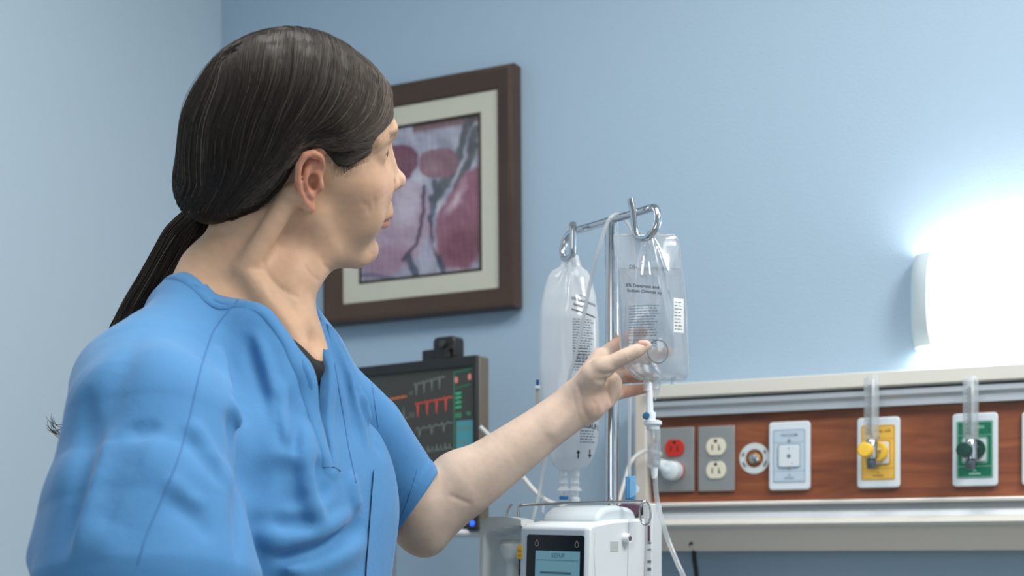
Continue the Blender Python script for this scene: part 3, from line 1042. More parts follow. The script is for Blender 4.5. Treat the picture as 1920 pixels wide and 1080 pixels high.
# ---- fluid bags
bagfilm = film('bag_film', lin(250, 252, 254), rough=.10, white=.27, refl=1.9)
milkfilm = film('milky_bag_film', lin(250, 252, 254), rough=.12, white=.62, refl=1.42)
fluid = film('clear_fluid', lin(235, 242, 248), rough=.02, white=.04, refl=1.33, refr=.3)
ink = mat('black_ink', lin(42, 44, 48), rough=.6)
ink2 = mat('grey_ink', lin(96, 104, 112), rough=.6)
clearpl = film('clear_plastic', lin(228, 234, 238), rough=.05, white=.35, refl=1.45)
whitepl2 = mat('frosted_white_plastic', lin(222, 230, 236), rough=.35)

def interp(tab, v):
    t = np.array(tab, float)
    return [np.interp(v, t[:, 0], t[:, k]) for k in range(1, t.shape[1])]

class Bag:
    """pillow between two outlines; rows are (v, xleft, xright, half thickness) in metres"""
    def __init__(s, tab, z0, z1, wr, yaw=0.0, pw=.5):
        s.pw = pw
        s.tab, s.z0, s.z1, s.wr, s.yaw = tab, z0, z1, wr, yaw
    def at(s, u, v, side=-1, push=0.0, shrink=0.0):
        xl, xr, th = interp(s.tab, v)
        xl, xr = xl + shrink, xr - shrink
        x = xl + (xr - xl) * u
        e = np.clip(4 * u * (1 - u), 0, 1) ** s.pw
        wv = s.wr(u, v, side)
        y = side * ((th - shrink) * e + push) + wv * e
        z = s.z1 + (s.z0 - s.z1) * v
        c, sn = math.cos(s.yaw), math.sin(s.yaw)
        return np.stack([x * c - y * sn, x * sn + y * c, z + 0 * u], -1)
    def mesh(s, name, m, parent, v0=0.0, v1=1.0, shrink=0.0, nu=70, nv=110, top=None):
        us = 0.5 - 0.5 * np.cos(np.linspace(0, PI, nu))
        vs = np.linspace(v0, v1, nv)
        U, Vv = np.meshgrid(us, vs)
        Fr = s.at(U.ravel(), Vv.ravel(), -1, 0, shrink)
        Bk = s.at(U.ravel(), Vv.ravel(), 1, 0, shrink)
        n = nu * nv
        i0 = (np.arange(nv - 1)[:, None] * nu + np.arange(nu - 1)[None]).ravel()
        F = [np.stack([i0, i0 + nu, i0 + nu + 1, i0 + 1], 1), np.stack([i0, i0 + 1, i0 + nu + 1, i0 + nu], 1) + n]
        for row in (0, nv - 1):
            a = row * nu + np.arange(nu - 1)
            q = np.stack([a, a + 1, a + 1 + n, a + n], 1)
            F.append(q if row == 0 else q[:, ::-1])
        for colm in (0, nu - 1):
            a = np.arange(nv - 1) * nu + colm
            q = np.stack([a, a + nu, a + nu + n, a + n], 1)
            F.append(q[:, ::-1] if colm == 0 else q)
        V = np.concatenate([Fr, Bk])
        F = np.concatenate(F)
        o = np_mesh(name, V, F, m, parent)
        bm = bmesh.new(); bm.from_mesh(o.data)
        bmesh.ops.remove_doubles(bm, verts=bm.verts, dist=1e-5)
        bmesh.ops.recalc_face_normals(bm, faces=bm.faces)
        bm.to_mesh(o.data); bm.free()
        return o
    def on(s, push=.0005):
        """maps flat x,z (metres from bag centre-line / top) onto the front"""
        def fn(x, z):
            v = (z - s.z1) / (s.z0 - s.z1)
            xl, xr, th = interp(s.tab, v)
            u = (x - xl) / (xr - xl)
            return tuple(s.at(np.array([u]), np.array([v]), -1, push)[0])
        return fn

def bag_rows(rows, d, ox):
    """photo outline rows (y, left, right, half thickness) to a metric table"""
    y0, y1 = rows[0][0], rows[-1][0]
    k = d / FPX
    return [((y - y0) / (y1 - y0), (l - ox) * k, (r - ox) * k, th) for y, l, r, th in rows]

# right bag, the one being held: clear
RD = 1.785
rows = [(440, 1152, 1262, .003), (446, 1151, 1270, .004), (462, 1153, 1274, .006), (500, 1157, 1277, .011), (520, 1158, 1281, .0135), (580, 1160, 1287, .018), (640, 1163, 1289, .016), (680, 1166, 1290, .014),
        (690, 1172, 1290, .012), (700, 1182, 1290, .010), (709, 1194, 1288, .006), (713, 1200, 1284, .003)]
rt = bag_rows(rows, RD, 1222)
def wr_r(u, v, side):
    a = 0
    g = np.random.default_rng(5 if side < 0 else 9)
    for i in range(16):
        u0 = g.uniform(.02, .98)
        hook = .56
        f = np.clip(v * 1.5, 0, 1)
        c = hook + (u0 - hook) * f ** .7
        a = a + g.uniform(-.0038, .0038) * np.exp(-((u - c) / (.018 + .045 * v)) ** 2) * np.exp(-((v - .14) / .24) ** 2) * 1.3
    for i in range(10):
        u0, v0, sl = g.uniform(0, 1), g.uniform(.45, 1), g.uniform(-2, 2)
        dd = (u - u0) + sl * (v - v0) * .35
        a = a + g.uniform(-.0022, .0022) * np.exp(-(dd / .045) ** 2) * np.exp(-((v - v0) / .13) ** 2)
    # pressed in by the thumb
    if side < 0:
        a = a + .008 * np.exp(-((u - .38) / .26) ** 2 - ((v - .76) / .13) ** 2)
    a = a + .0006 * np.sin(v * 60 + u * 9) * np.exp(-(u / .1) ** 2) + .0006 * np.sin(v * 50) * np.exp(-((u - 1) / .1) ** 2)
    return a
ro = P(1222, 1050, RD)
zt, zb = P(0, 440, RD)[2], P(0, 713, RD)[2]
rb = thing('fluid_bag', 'small clear fluid bag on the right hook, held by the nurse', 'bag', (ro[0], ro[1], zb))
RB = Bag(rt, 0.0, zt - zb, wr_r, pw=.8)
RB.mesh('bag_film', bagfilm, rb)
RB.mesh('fluid', fluid, rb, v0=.235, v1=.985, shrink=.0014, nu=50, nv=80)
# seams down both sides, hanger eyelet
for u0 in (0.0, 1.0):
    pts = [RB.at(np.array([u0]), np.array([v]))[0] for v in np.linspace(0, 1, 30)]
    MB().tube(pts, [.0011 + .0006 * math.sin(k * 2.1) for k in range(30)], n=6).build('side_seam', clearpl, rb)
tp = [RB.at(np.array([x]), np.array([0.004]))[0] + np.array([0, 0, .0008 * math.sin(x * 20)]) for x in np.linspace(0, 1, 20)]
MB().tube(tp, .0011, n=6).build('top_seam', clearpl, rb)
ex = (1222 - 1222) * RD / FPX
MB().tube([(ex + .0065 * math.cos(a), -.001, zt - zb - .004 + .009 * math.sin(a)) for a in np.linspace(0, 2 * PI, 18)], .0012, n=6).build('hanger_eyelet', clearpl, rb)
fnR = RB.on(.0004)
HR_ = zt - zb
def rpx(px, py):
    return (px - 1222) * RD / FPX, HR_ - (py - 440) * RD / FPX
def bag_text(s, px, py, size, fn, rp, m, parent, bold=0.0, name='lettering', slant=0.0, sq=1.0):
    cx, cz = rp(px, py)
    f = lambda x, y: fn(cx + x * sq, cz + y + slant * x)
    return text_mb(s, size, f, bold=bold).build(name, m, parent, smooth=False)
bag_text('D5-', 1186, 506, .0065, fnR, rpx, ink, rb, slant=-.05)
bag_text('250 mL', 1205, 522, .003, fnR, rpx, ink2, rb)
bag_text('5% Dextrose and', 1203, 543, .0058, fnR, rpx, ink, rb, bold=.0001, slant=-.12)
bag_text('Sodium Chloride Inj', 1206, 553, .0052, fnR, rpx, ink, rb, bold=.0001, slant=-.12)
def small_print(x0, x1, y0, y1, n, fn, rp, m, parent, seed, h=.0011):
    g = np.random.default_rng(seed)
    mb = MB()
    for i in range(n):
        y = y0 + (y1 - y0) * i / max(1, n - 1)
        x = x0
        xe = x1 - g.uniform(0, .18) * (x1 - x0)
        while x < xe:
            L = min(g.uniform(2.5, 8), xe - x)
            a, b = rp(x, y), rp(x + L, y)
            k = max(2, int(L // 3))
            q = [fn(a[0] + (b[0] - a[0]) * t / k, a[1]) for t in range(k + 1)] + [fn(a[0] + (b[0] - a[0]) * t / k, a[1] + h) for t in range(k, -1, -1)]
            mb.add(q, [tuple(range(len(q)))])
            x += L + 1.6
    return mb.build('small_print', m, parent, smooth=False)
small_print(1178, 1234, 578, 632, 12, fnR, rpx, ink2, rb, 3, .0008)
small_print(1176, 1234, 640, 652, 3, fnR, rpx, ink2, rb, 8, .0008)
def patch(px0, px1, y0, y1, fn, rp, name, m, parent, n=8):
    mb = MB()
    V, F = [], []
    for i in range(n + 1):
        for k in range(n + 1):
            a = rp(px0 + (px1 - px0) * k / n, y0 + (y1 - y0) * i / n)
            V.append(fn(*a))
    for i in range(n):
        for k in range(n):
            a = i * (n + 1) + k
            F.append((a, a + 1, a + n + 2, a + n + 1))
    return mb.add(V, F).build(name, m, parent)
lab_m = mat('paper_label', lin(222, 226, 228), rough=.6)
patch(1261, 1281, 562, 626, fnR, rpx, 'paper_label', lab_m, rb)
small_print(1263, 1279, 570, 620, 9, RB.on(.0008), rpx, ink2, rb, 4, .0008)
# ring moulding printed round the additive port
cx, cz = rpx(1232, 662)
MB().add([fnR(cx + .013 * math.cos(a) * r, cz + .015 * math.sin(a) * r) for a in np.linspace(0, 2 * PI, 25)[:-1] for r in (1, .93)],
         [(2 * k, 2 * k + 1, (2 * k + 3) % 48, (2 * k + 2) % 48) for k in range(24)]).build('printed_ring', ink2, rb, smooth=False)
# ports at the bottom
for px, L, r in ((1213, .012, .0042), (1230, .010, .0042), (1262, .004, .003)):
    x = (px - 1222) * RD / FPX
    MB().lathe([(r * 1.25, .004), (r * 1.1, -.001), (r, -.002), (r, -L), (r * 1.15, -L - .001)], c=(x, 0, 0), n=18).build('port', clearpl, rb)

# left bag: milky, 1 litre
LD = 1.925
lrows = [(478, 1058, 1084, .002), (500, 1050, 1090, .004), (506, 1038, 1098, .008), (520, 1028, 1106, .014), (560, 1018, 1116, .024), (600, 1013, 1120, .030), (700, 1012, 1122, .032), (780, 1020, 1122, .031), (830, 1028, 1119, .026),
         (860, 1032, 1110, .019), (875, 1040, 1098, .012), (881, 1048, 1088, .006), (884, 1055, 1080, .003)]
lt = bag_rows(lrows, LD, 1068)
def wr_l(u, v, side):
    g = np.random.default_rng(15 if side < 0 else 19)
    a = 0
    for i in range(9):
        u0 = g.uniform(0, 1)
        c = .5 + (u0 - .5) * np.clip(v * 3.5, 0, 1)
        a = a + g.uniform(-.0022, .0022) * np.exp(-((u - c) / .06) ** 2) * np.exp(-((v - .13) / .16) ** 2)
    for i in range(6):
        u0, v0, sl = g.uniform(0, 1), g.uniform(.3, .9), g.uniform(-2, 2)
        a = a + g.uniform(-.001, .001) * np.exp(-(((u - u0) + sl * (v - v0) * .35) / .07) ** 2) * np.exp(-((v - v0) / .12) ** 2)
    return a
lo_ = P(1068, 1050, LD)
ztl, zbl = P(0, 478, LD)[2], P(0, 884, LD)[2]
lb = thing('fluid_bag', 'large milky fluid bag with black print on the left hook', 'bag', (lo_[0], lo_[1], zbl))
LB = Bag(lt, 0.0, ztl - zbl, wr_l)
LB.mesh('bag_film', milkfilm, lb)
LB.mesh('fluid', film('milky_fluid', lin(252, 253, 255), rough=.1, white=.22, refl=1.33), lb, v0=.26, v1=.99, shrink=.002, nu=50, nv=90)
for u0 in (0.0, 1.0):
    pts = [LB.at(np.array([u0]), np.array([v]))[0] for v in np.linspace(.07, .98, 30)]
    MB().tube(pts, .0012, n=6).build('side_seam', milkfilm, lb)
fnL = LB.on(.0005)
HL_ = ztl - zbl
lpx = lambda px, py: ((px - 1068) * LD / FPX, HL_ - (py - 478) * LD / FPX)
MB().tube([((1071 - 1068) * LD / FPX + .006 * math.cos(a), -.0048, HL_ - .014 + .009 * math.sin(a)) for a in np.linspace(0, 2 * PI, 18)], .0013, n=6).build('hanger_eyelet', clearpl, lb)
bag_text('1000 mL', 1090, 562, .0042, fnL, lpx, ink2, lb, slant=-.12, sq=.7)
bag_text('0.9% Sodium Chloride', 1093, 573, .0066, fnL, lpx, ink, lb, bold=.0001, slant=-.12, sq=.55)
bag_text('Injection USP', 1087, 582, .0066, fnL, lpx, ink, lb, bold=.0001, slant=-.12, sq=.55)
q = [fnL(*lpx(x, 585 + (x - 1070) * .28)) for x in range(1070, 1120, 5)] + [fnL(*lpx(x, 587.5 + (x - 1070) * .28)) for x in range(1115, 1065, -5)]
mb = MB(); n_ = len(q) // 2
mb.add(q, [(i, i + 1, 2 * n_ - 2 - i, 2 * n_ - 1 - i) for i in range(n_ - 1)]).build('printed_rule', ink, lb, smooth=False)
small_print(1072, 1112, 606, 700, 20, fnL, lpx, ink2, lb, 5, .0013)
small_print(1074, 1104, 660, 690, 6, LB.on(.0007), lpx, ink, lb, 6, .0013)
small_print(1088, 1116, 772, 781, 2, fnL, lpx, ink2, lb, 16, .001)
bag_text('B BRAUN', 1103, 806, .0105, fnL, lpx, ink, lb, bold=.0003, slant=-.06, sq=.62)
small_print(1086, 1116, 812, 832, 5, fnL, lpx, ink2, lb, 7, .0012)
for px, up in ((1083, 1), (1105, -1)):
    cx, cz = lpx(px, 853)
    s_ = .0050
    sh = [(-.14, -1.2), (.14, -1.2), (.14, .1), (.42, .1), (0, 1.1), (-.42, .1), (-.14, .1)]
    MB().add([fnL(cx + a * s_ * 1.3, cz + b * s_ * up) for a, b in sh], [(0, 1, 2, 6), (2, 3, 4), (2, 4, 6), (4, 5, 6)]).build('printed_arrow', ink, lb, smooth=False)
def port_big(px, cap):
    x = (px - 1068) * LD / FPX
    k = LD / FPX
    pr = [(9 * k, .002), (8.5 * k, -.004), (9.8 * k, -.006), (8.2 * k, -.008), (8 * k, -.014), (9.8 * k, -.016), (8 * k, -.018), (8 * k, -.021), (14 * k, -.026), (8 * k, -.0275), (7 * k, -.030), (7 * k, -.036)]
    MB().lathe(pr, c=(x, 0, 0), n=22).build('port', milkfilm, lb)
    if cap:
        MB().lathe([(8 * k, -.0335), (8.5 * k, -.034), (8.5 * k, -.0375), (8 * k, -.038)], c=(x, 0, 0), n=22).build('port_cap', mat('blue_plastic', lin(50, 120, 190), rough=.4), lb)
    else:
        MB().lathe([(5 * k, -.034), (9 * k, -.036), (9 * k, -.042), (7 * k, -.0425)], c=(x, 0, 0), n=22).build('port_cap', whitepl2, lb)
port_big(1057, True)
port_big(1078, False)

# ---- tubing
tube_m = film('drip_tubing', lin(230, 234, 236), rough=.08, white=.55, refl=1.4)
tube_c = film('clear_tubing', lin(236, 240, 242), rough=.05, white=.3, refl=1.45)
def line_tube(name, label, pts, r, m, group=None, n=10):
    o = MB().tube(smooth_path([P(*p) for p in pts], n), r, n=10).build(name, m)
    return tag(o, label, 'tube', group)
line_tube('tubing', 'white tube looped over the hook bar and down behind the hand', [(1184, 436, 1.86), (1176, 420, 1.855), (1162, 404, 1.845), (1150, 404, 1.815), (1138, 420, 1.81), (1122, 470, 1.81), (1105, 540, 1.82), (1085, 640, 1.83),
          (1068, 705, 1.84), (1046, 790, 1.86), (1022, 870, 1.86), (1010, 930, 1.85), (999, 975, 1.84), (997, 981, 1.838)], .0024, tube_m)
line_tube('tubing', 'thin tube dropping straight into the sky blue clamp', [(1184, 436, 1.90), (1190, 520, 1.91), (1187, 620, 1.91), (1181, 740, 1.90), (1180, 860, 1.89), (1180, 900, 1.885)], .0024, tube_m)
line_tube('tubing', 'second thin tube crossing the white one above the pump', [(1030, 800, 1.90), (1018, 850, 1.90), (1014, 900, 1.90), (1018, 940, 1.90), (1018, 962, 1.895)], .0022, tube_m)
line_tube('cable', 'out of focus pale cable sagging across the wall behind the pump', [(900, 800, 2.25), (950, 850, 2.25), (985, 900, 2.24), (1022, 937, 2.22), (1075, 955, 2.2), (1110, 975, 2.18), (1120, 1060, 2.18)], .0035, mat('white_cable', None))

cl = thing('roller_clamp', 'sky blue roller clamp on the tube in front of the pole', 'clamp', tuple(P(1183, 937, 1.885)))
k = 1.885 / FPX
sky = mat('sky_blue_plastic', lin(96, 170, 228), rough=.4)
m_ = MB().prism([(-10 * k, 0), (8 * k, 0), (8 * k, 44 * k), (-10 * k, 44 * k)], -.006, .006)
m_.build('clamp_body', sky, cl, bevel=.0015)
MB().prism([(-4 * k, 2 * k), (9 * k, 8 * k), (9 * k, 36 * k), (-4 * k, 42 * k)], -.0072, -.0055).build('side_rail', mat('pale_blue_plastic', lin(130, 190, 235), rough=.4), cl, bevel=.0005)
MB().lathe([(.001, -.004), (.0055, -.004), (.0055, .004), (.001, .004)], c=(8 * k, 0, 20 * k), axis='y', n=20).build('roller', whitepl2, cl)

# drip chamber below the held bag
dc = thing('drip_chamber', 'clear drip chamber with a blue vent hanging below the held bag', 'drip chamber', tuple(P(1222, 895, RD)))
k = RD / FPX
zc = lambda y: (895 - y) * k
xo = lambda x: (x - 1222) * k
MB().lathe([(3.5 * k, zc(716)), (5 * k, zc(722)), (6 * k, zc(740)), (7 * k, zc(768)), (8 * k, zc(776))], c=(xo(1218), 0, 0), n=20).build('spike', whitepl2, dc)
MB().prism([(xo(1224), zc(716)), (xo(1240), zc(716)), (xo(1236), zc(738)), (xo(1228), zc(752))], -.0012, .0012).build('port_wing', clearpl, dc)
MB().lathe([(9 * k, zc(773)), (9.5 * k, zc(776)), (9 * k, zc(788)), (12 * k, zc(790))], c=(xo(1220), 0, 0), n=24).build('spike_base', whitepl2, dc)
MB().lathe([(.0001, -.009), (5.5 * k, -.0085), (6.5 * k, -.005), (6.5 * k, 0)], c=(xo(1211), 0, zc(780)), axis='y', n=20).build('air_vent', mat('deep_blue_plastic', lin(40, 100, 140), rough=.4), dc)
MB().lathe([(12 * k, zc(788)), (17 * k, zc(790)), (17 * k, zc(796)), (12.5 * k, zc(799)), (12 * k, zc(806))], c=(xo(1224), 0, 0), n=28).build('collar', whitepl2, dc)
MB().lathe([(12 * k, zc(800)), (12.8 * k, zc(815)), (12.8 * k, zc(868)), (11.5 * k, zc(874)), (8 * k, zc(878))], c=(xo(1226), 0, 0), n=28).build('chamber', tube_c, dc)
MB().lathe([(10.8 * k, zc(832)), (10.8 * k, zc(866)), (9.5 * k, zc(872)), (6 * k, zc(876))], c=(xo(1226), 0, 0), n=28).build('fluid', fluid, dc)
MB().lathe([(2.6 * k, zc(804)), (1.6 * k, zc(822))], c=(xo(1226), 0, 0), n=12).build('drip_nozzle', whitepl2, dc)
MB().lathe([(7 * k, zc(876)), (6 * k, zc(890)), (5 * k, zc(897)), (3.5 * k, zc(898))], c=(xo(1227), 0, 0), n=20).build('outlet_cone', whitepl2, dc)
line_tube('tubing', 'clear tube curving down to the right from the drip chamber', [(1228, 893, RD), (1231, 930, RD), (1238, 965, RD - .005), (1252, 1010, RD - .01), (1268, 1050, RD - .02), (1290, 1100, RD - .03), (1330, 1200, RD - .04)], .0034, tube_c)
# blue-capped spike behind the big bag
bs_ = thing('syringe', 'slim clear tube with a blue cap behind the large bag', 'syringe', tuple(P(1008, 760, 2.0)))
k = 2.0 / FPX
MB().lathe([(3.5 * k, -60 * k), (3.5 * k, 32 * k)], n=16).build('barrel', mat('tan_plastic', lin(180, 172, 160), rough=.4), bs_)
MB().lathe([(3 * k, 36 * k), (3 * k, 48 * k)], n=16).build('cap', mat('deep_blue_cap', lin(30, 80, 140), rough=.4), bs_)
MB().lathe([(6 * k, 31 * k), (6 * k, 35 * k), (3 * k, 37 * k)], n=16).build('flange', whitepl2, bs_)

# ================================================================== infusion pump
PRZ = -math.radians(38)
dP = 1.70
po = P(1104, 1050, dP)
pump = thing('infusion_pump', 'white infusion pump with a small setup display clamped below the bags', 'pump', tuple(po), PRZ)
pump.rotation_euler = (0, math.radians(1.6), PRZ)
pl = lambda px, py, p=0.0: on_plane(px, py, po, PRZ, p)
pw_m = mat('pump_white', lin(216, 221, 224), rough=.38)
pw_g = mat('pump_grey', lin(178, 188, 196), rough=.4)
xl = pl(979, 1040)[0]
zt_ = pl(1104, 983)[1]
zb_ = -.16
# main body: side profile in y,z (top rises to the back)
prof = [(0.0, zb_), (0.0, zt_ - .006), (.006, zt_), (.05, zt_ + .006), (.125, zt_ + .010), (.125, zb_)]
MB().extrude_x(prof, xl, 0).build('casing', pw_m, pump, bevel=.004, seg=3)
hump = [(.03, zt_), (.034, zt_ + .012), (.05, zt_ + .021), (.08, zt_ + .025), (.105, zt_ + .023), (.12, zt_ + .018), (.124, zt_)]
MB().extrude_x(hump, xl + .004, -.012).build('carry_handle', mat('pump_dome', lin(196, 206, 212), rough=.4), pump, bevel=.006, seg=3)
# front frame + bezel + display
bx0, bz0 = pl(988, 1004); bx1, bz1 = pl(1095, 1008)
fx = lambda px, py: pl(px, py)
ft = zt_ - .001
V = [(xl - .001, ft + .0005), (.001, ft - .001), (.001, zb_), (xl - .001, zb_)]
MB().prism([(xl, zb_), (0, zb_), (0, zt_ - .004), (xl, zt_ - .004)], -.006, .002).build('front_frame', pw_g, pump, bevel=.004, seg=3)
bzl = pl(988, 1004, .006)[0]; bzr = pl(1095, 1006, .006)[0]; bzt = pl(1045, 1005, .006)[1]
MB().prism(rrect(bzl, bzr, zb_ + .01, bzt, .003), -.0068, -.0055).build('bezel', mat('gloss_black', lin(22, 24, 30), rough=.2), pump)
dzl = pl(1004, 1040, .007)[0]; dzr = pl(1087, 1040, .007)[0]; dzt = pl(1045, 1035, .007)[1]
disp = MB().prism([(dzl, -.10), (dzr, -.10), (dzr, dzt), (dzl, dzt)], -.0073, -.0066).build('display', mat('lcd_teal', lin(108, 150, 162), rough=.35, emit=.25), pump, smooth=False)
cx, cz = pl(1046, 1047, .0075)
lcd_ink = mat('lcd_ink', lin(70, 105, 118), rough=.5)
text_mb('SETUP', .0072, lambda x, y: (cx + x, -.0076, cz + y)).build('lettering', lcd_ink, disp, smooth=False)
MB().prism([(dzl + .002, cz - .0035), (dzr - .002, cz - .0035), (dzr - .002, cz - .0031), (dzl + .002, cz - .0031)], -.0076, -.0073).build('display_rule', lcd_ink, disp, smooth=False)
small = MB()
for i in range(4):
    small.prism([(dzl + .008, cz - .02 - i * .011), (dzr - .012 - .004 * (i % 2), cz - .02 - i * .011), (dzr - .012 - .004 * (i % 2), cz - .0175 - i * .011), (dzl + .008, cz - .0175 - i * .011)], -.0076, -.0073)
small.build('display_rows', lcd_ink, disp, smooth=False)
drop_m = mat('drop_print', lin(150, 130, 115), rough=.4)
for px in (1006, 1081):
    ccx, ccz = pl(px, 1021, .007)
    out = []
    for rr in (1.0, .72):
        for k_ in range(20):
            a = 2 * PI * k_ / 20 - PI / 2
            x = math.cos(a); y = math.sin(a)
            if y > 0:
                x *= (1 - y) ** .5 * 1.0
                y = y * 1.9
            out.append((ccx + x * .0031 * rr, -.0071, ccz - .001 + y * .0031 * rr))
    MB().add(out, [(k_, (k_ + 1) % 20, (k_ + 1) % 20 + 20, k_ + 20) for k_ in range(20)]).build('drop_symbol', drop_m, pump, smooth=False)
# bolt boss, worn adhesive patch, side label strip
side = lambda px, py: None
MB().lathe([(.0001, .001), (.0028, .001), (.003, .008), (.0055, .0085), (.0062, .007), (.0066, 0)], c=(0, .076, zt_ - .016), axis='x', n=22).build('bolt_boss', pw_m, pump)
MB().lathe([(.0001, .0088), (.0030, .0088), (.0031, .0086)], c=(0, .076, zt_ - .016), axis='x', n=16).build('bolt_hole', mat('grey_metal', None), pump)
MB().box(-.0002, .0006, .045, .062, zt_ - .032, zt_ - .020).build('tape_residue', mat('tape_residue', lin(176, 184, 184), rough=.8, vary=.2, vscale=300), pump)
MB().tube([(.0004, .012, zt_ - .01), (.0004, .010, zt_ - .03), (.0004, .014, zt_ - .06), (.0004, .012, zt_ - .12)], .0007, n=6).build('glue_bead', pw_m, pump)
MB().box(-.0002, .0005, .084, .0846, zb_, zt_ + .004).build('panel_joint', pw_g, pump)
# open door on the left
dx = pl(903, 1040)[0]
DM = MB()
nx_, nz_ = 44, 60
dz0, dz1 = zb_, zt_ + .004
VV = []
for i in range(nz_):
    for k_ in range(nx_):
        x = dx + (xl - dx) * k_ / (nx_ - 1)
        z = dz0 + (dz1 - dz0) * i / (nz_ - 1)
        fx_ = k_ / (nx_ - 1)
        hh = (dz1 - z)
        top = .004 * (1 - (2 * fx_ - 1) ** 2) if i == nz_ - 1 else 0
        y = -.004
        # dished recess
        rec = 1 / (1 + math.exp(-(fx_ - .14) * 60)) * 1 / (1 + math.exp(-(hh - .010 - .012 * (1 - fx_)) * 900))
        y += .014 * rec
        # funnel bulge: bowl then spout
        fxc = .68
        wdt = .34 if hh < .040 else .34 - min(.20, (hh - .040) * 14)
        if hh > .024:
            bul = max(0, 1 - ((fx_ - fxc) / wdt) ** 2) ** .5
            y -= .013 * bul * min(1, (hh - .024) / .008) * (1 if hh < .05 else .8)
        VV.append((x, y, z + top))
fF = [(i * nx_ + k_, i * nx_ + k_ + 1, (i + 1) * nx_ + k_ + 1, (i + 1) * nx_ + k_) for i in range(nz_ - 1) for k_ in range(nx_ - 1)]
VB = [(a, .022, c) for a, b, c in VV]
nn = nx_ * nz_
per = [k_ for k_ in range(nx_)] + [i * nx_ + nx_ - 1 for i in range(1, nz_)] + [(nz_ - 1) * nx_ + k_ for k_ in range(nx_ - 2, -1, -1)] + [i * nx_ for i in range(nz_ - 2, 0, -1)]
fF2 = [tuple(q + nn for q in f[::-1]) for f in fF] + [(per[i], per[(i + 1) % len(per)], per[(i + 1) % len(per)] + nn, per[i] + nn) for i in range(len(per))]
DM.add(VV + VB, fF + fF2).build('pump_door', mat('pump_door_grey', lin(198, 204, 202), rough=.35), pump)
yx, yz = pl(977, 1038, .004)
yt = MB().prism([(yx - .005, yz - .009), (yx + .004, yz - .009), (yx + .004, yz + .006), (yx, yz + .009), (yx - .005, yz + .005)], -.0065, -.0055).build('caution_label', mat('caution_yellow', lin(215, 170, 60), rough=.5), pump, smooth=False)
text_mb('Clo', .0048, lambda x, y: (yx + x * .8 - .0005, -.0068, yz + y - .001)).build('lettering', ink, yt, smooth=False)
text_mb('Lea', .0048, lambda x, y: (yx + x * .8 - .0005, -.0068, yz + y - .0065)).build('lettering', ink, yt, smooth=False)
MB().prism([(yx - .003, yz - .03), (yx + .003, yz - .03), (yx + .003, yz - .010), (yx - .003, yz - .010)], -.005, -.003).build('latch', blk, pump)
# pole clamp behind
MB().box(-.075, -.02, .124, .150, -.06, -.01).build('pole_clamp', mat('grey_metal', None), pump, bevel=.003)

# second module behind the pump with a label strip and purple grip
mod = thing('control_module', 'white module behind the pump with a printed label strip on its edge', 'module', tuple(P(1223, 1050, 1.80)), -math.radians(20))
kk = 1.80 / FPX
zt2 = (1050 - 944) * kk
MB().box(-19 * kk, 0, 0, .05, -.16, zt2).build('module_casing', pw_m, mod, bevel=.0015)
mk = MB()
g = np.random.default_rng(12)
z = zt2 - .022
x_ = -17 * kk
while z > -.10:
    L = g.uniform(.001, .005)
    mk.box(x_, x_ + .0012 * g.uniform(.5, 1), -.0004, 0, z - L, z)
    z -= L + g.uniform(.0006, .002)
mk.box(-18.3 * kk, -17.9 * kk, -.0004, 0, -.16, zt2 - .02)
for zz, hh_ in ((-.006, .002), (-.014, .0012), (-.030, .003), (-.040, .004), (-.048, .0008), (-.054, .0008), (-.07, .0008)):
    mk.box(-9 * kk, -2 * kk, -.0004, 0, zt2 - .045 + zz, zt2 - .045 + zz + hh_)
mk.build('label_print', ink2, mod, smooth=False)
MB().box(-8.5 * kk, -4.5 * kk, -.0005, 0, zt2 - .066 + .018, zt2 - .066 + .038).build('purple_bar', mat('purple_print', lin(98, 62, 92), rough=.5), mod)
# purple rubber block
pb = thing('rubber_block', 'dark purple block under the wire rail at the top of the pump', 'block', tuple(P(1176, 970, 1.80)), -math.radians(20))
MB().prism([(-22 * kk, 0), (10 * kk, 0), (20 * kk, .004), (22 * kk, 25 * kk), (-15 * kk, 25 * kk), (-22 * kk, 18 * kk)], 0, .03).build('block_body', mat('purple_rubber', lin(96, 66, 84), rough=.45), pb, bevel=.002)
# wire rail with its ring
wr = thing('wire_rail', 'thin steel wire rail with a ring above the pump', 'rail', tuple(P(1090, 943, 1.80)))
o_ = P(1090, 943, 1.80)
Lw = lambda px, py, d: tuple(P(px, py, d) - o_)
wire_m = mat('steel_wire', lin(190, 188, 184), rough=.2, metal=1.0)
MB().tube(smooth_path([Lw(972, 974, 1.83), Lw(972, 955, 1.83), Lw(973.5, 949, 1.83), Lw(980, 947, 1.828)], 5) + smooth_path([Lw(984, 946.5, 1.828), Lw(1090, 942.5, 1.80), Lw(1160, 941, 1.775), Lw(1212, 939.5, 1.755)], 4), .0017, n=10).build('rail_wire', wire_m, wr)
MB().tube(smooth_path([Lw(949, 975, 1.84), Lw(950, 962, 1.84), Lw(954, 952, 1.84), Lw(960, 945, 1.84)], 5), .0018, n=10).build('hook_wire', wire_m, wr)
rc = P(1210, 962, 1.752) - o_
MB().tube([(rc[0] + .0066 * math.cos(a), rc[1] + .002 * math.sin(a * 2), rc[2] + .0145 * math.sin(a)) for a in np.linspace(0, 2 * PI, 30)], .0015, n=10).build('ring', wire_m, wr)
MB().ball(Lw(1145, 937, 1.80), .0028, n=8).build('rail_end', wire_m, wr)

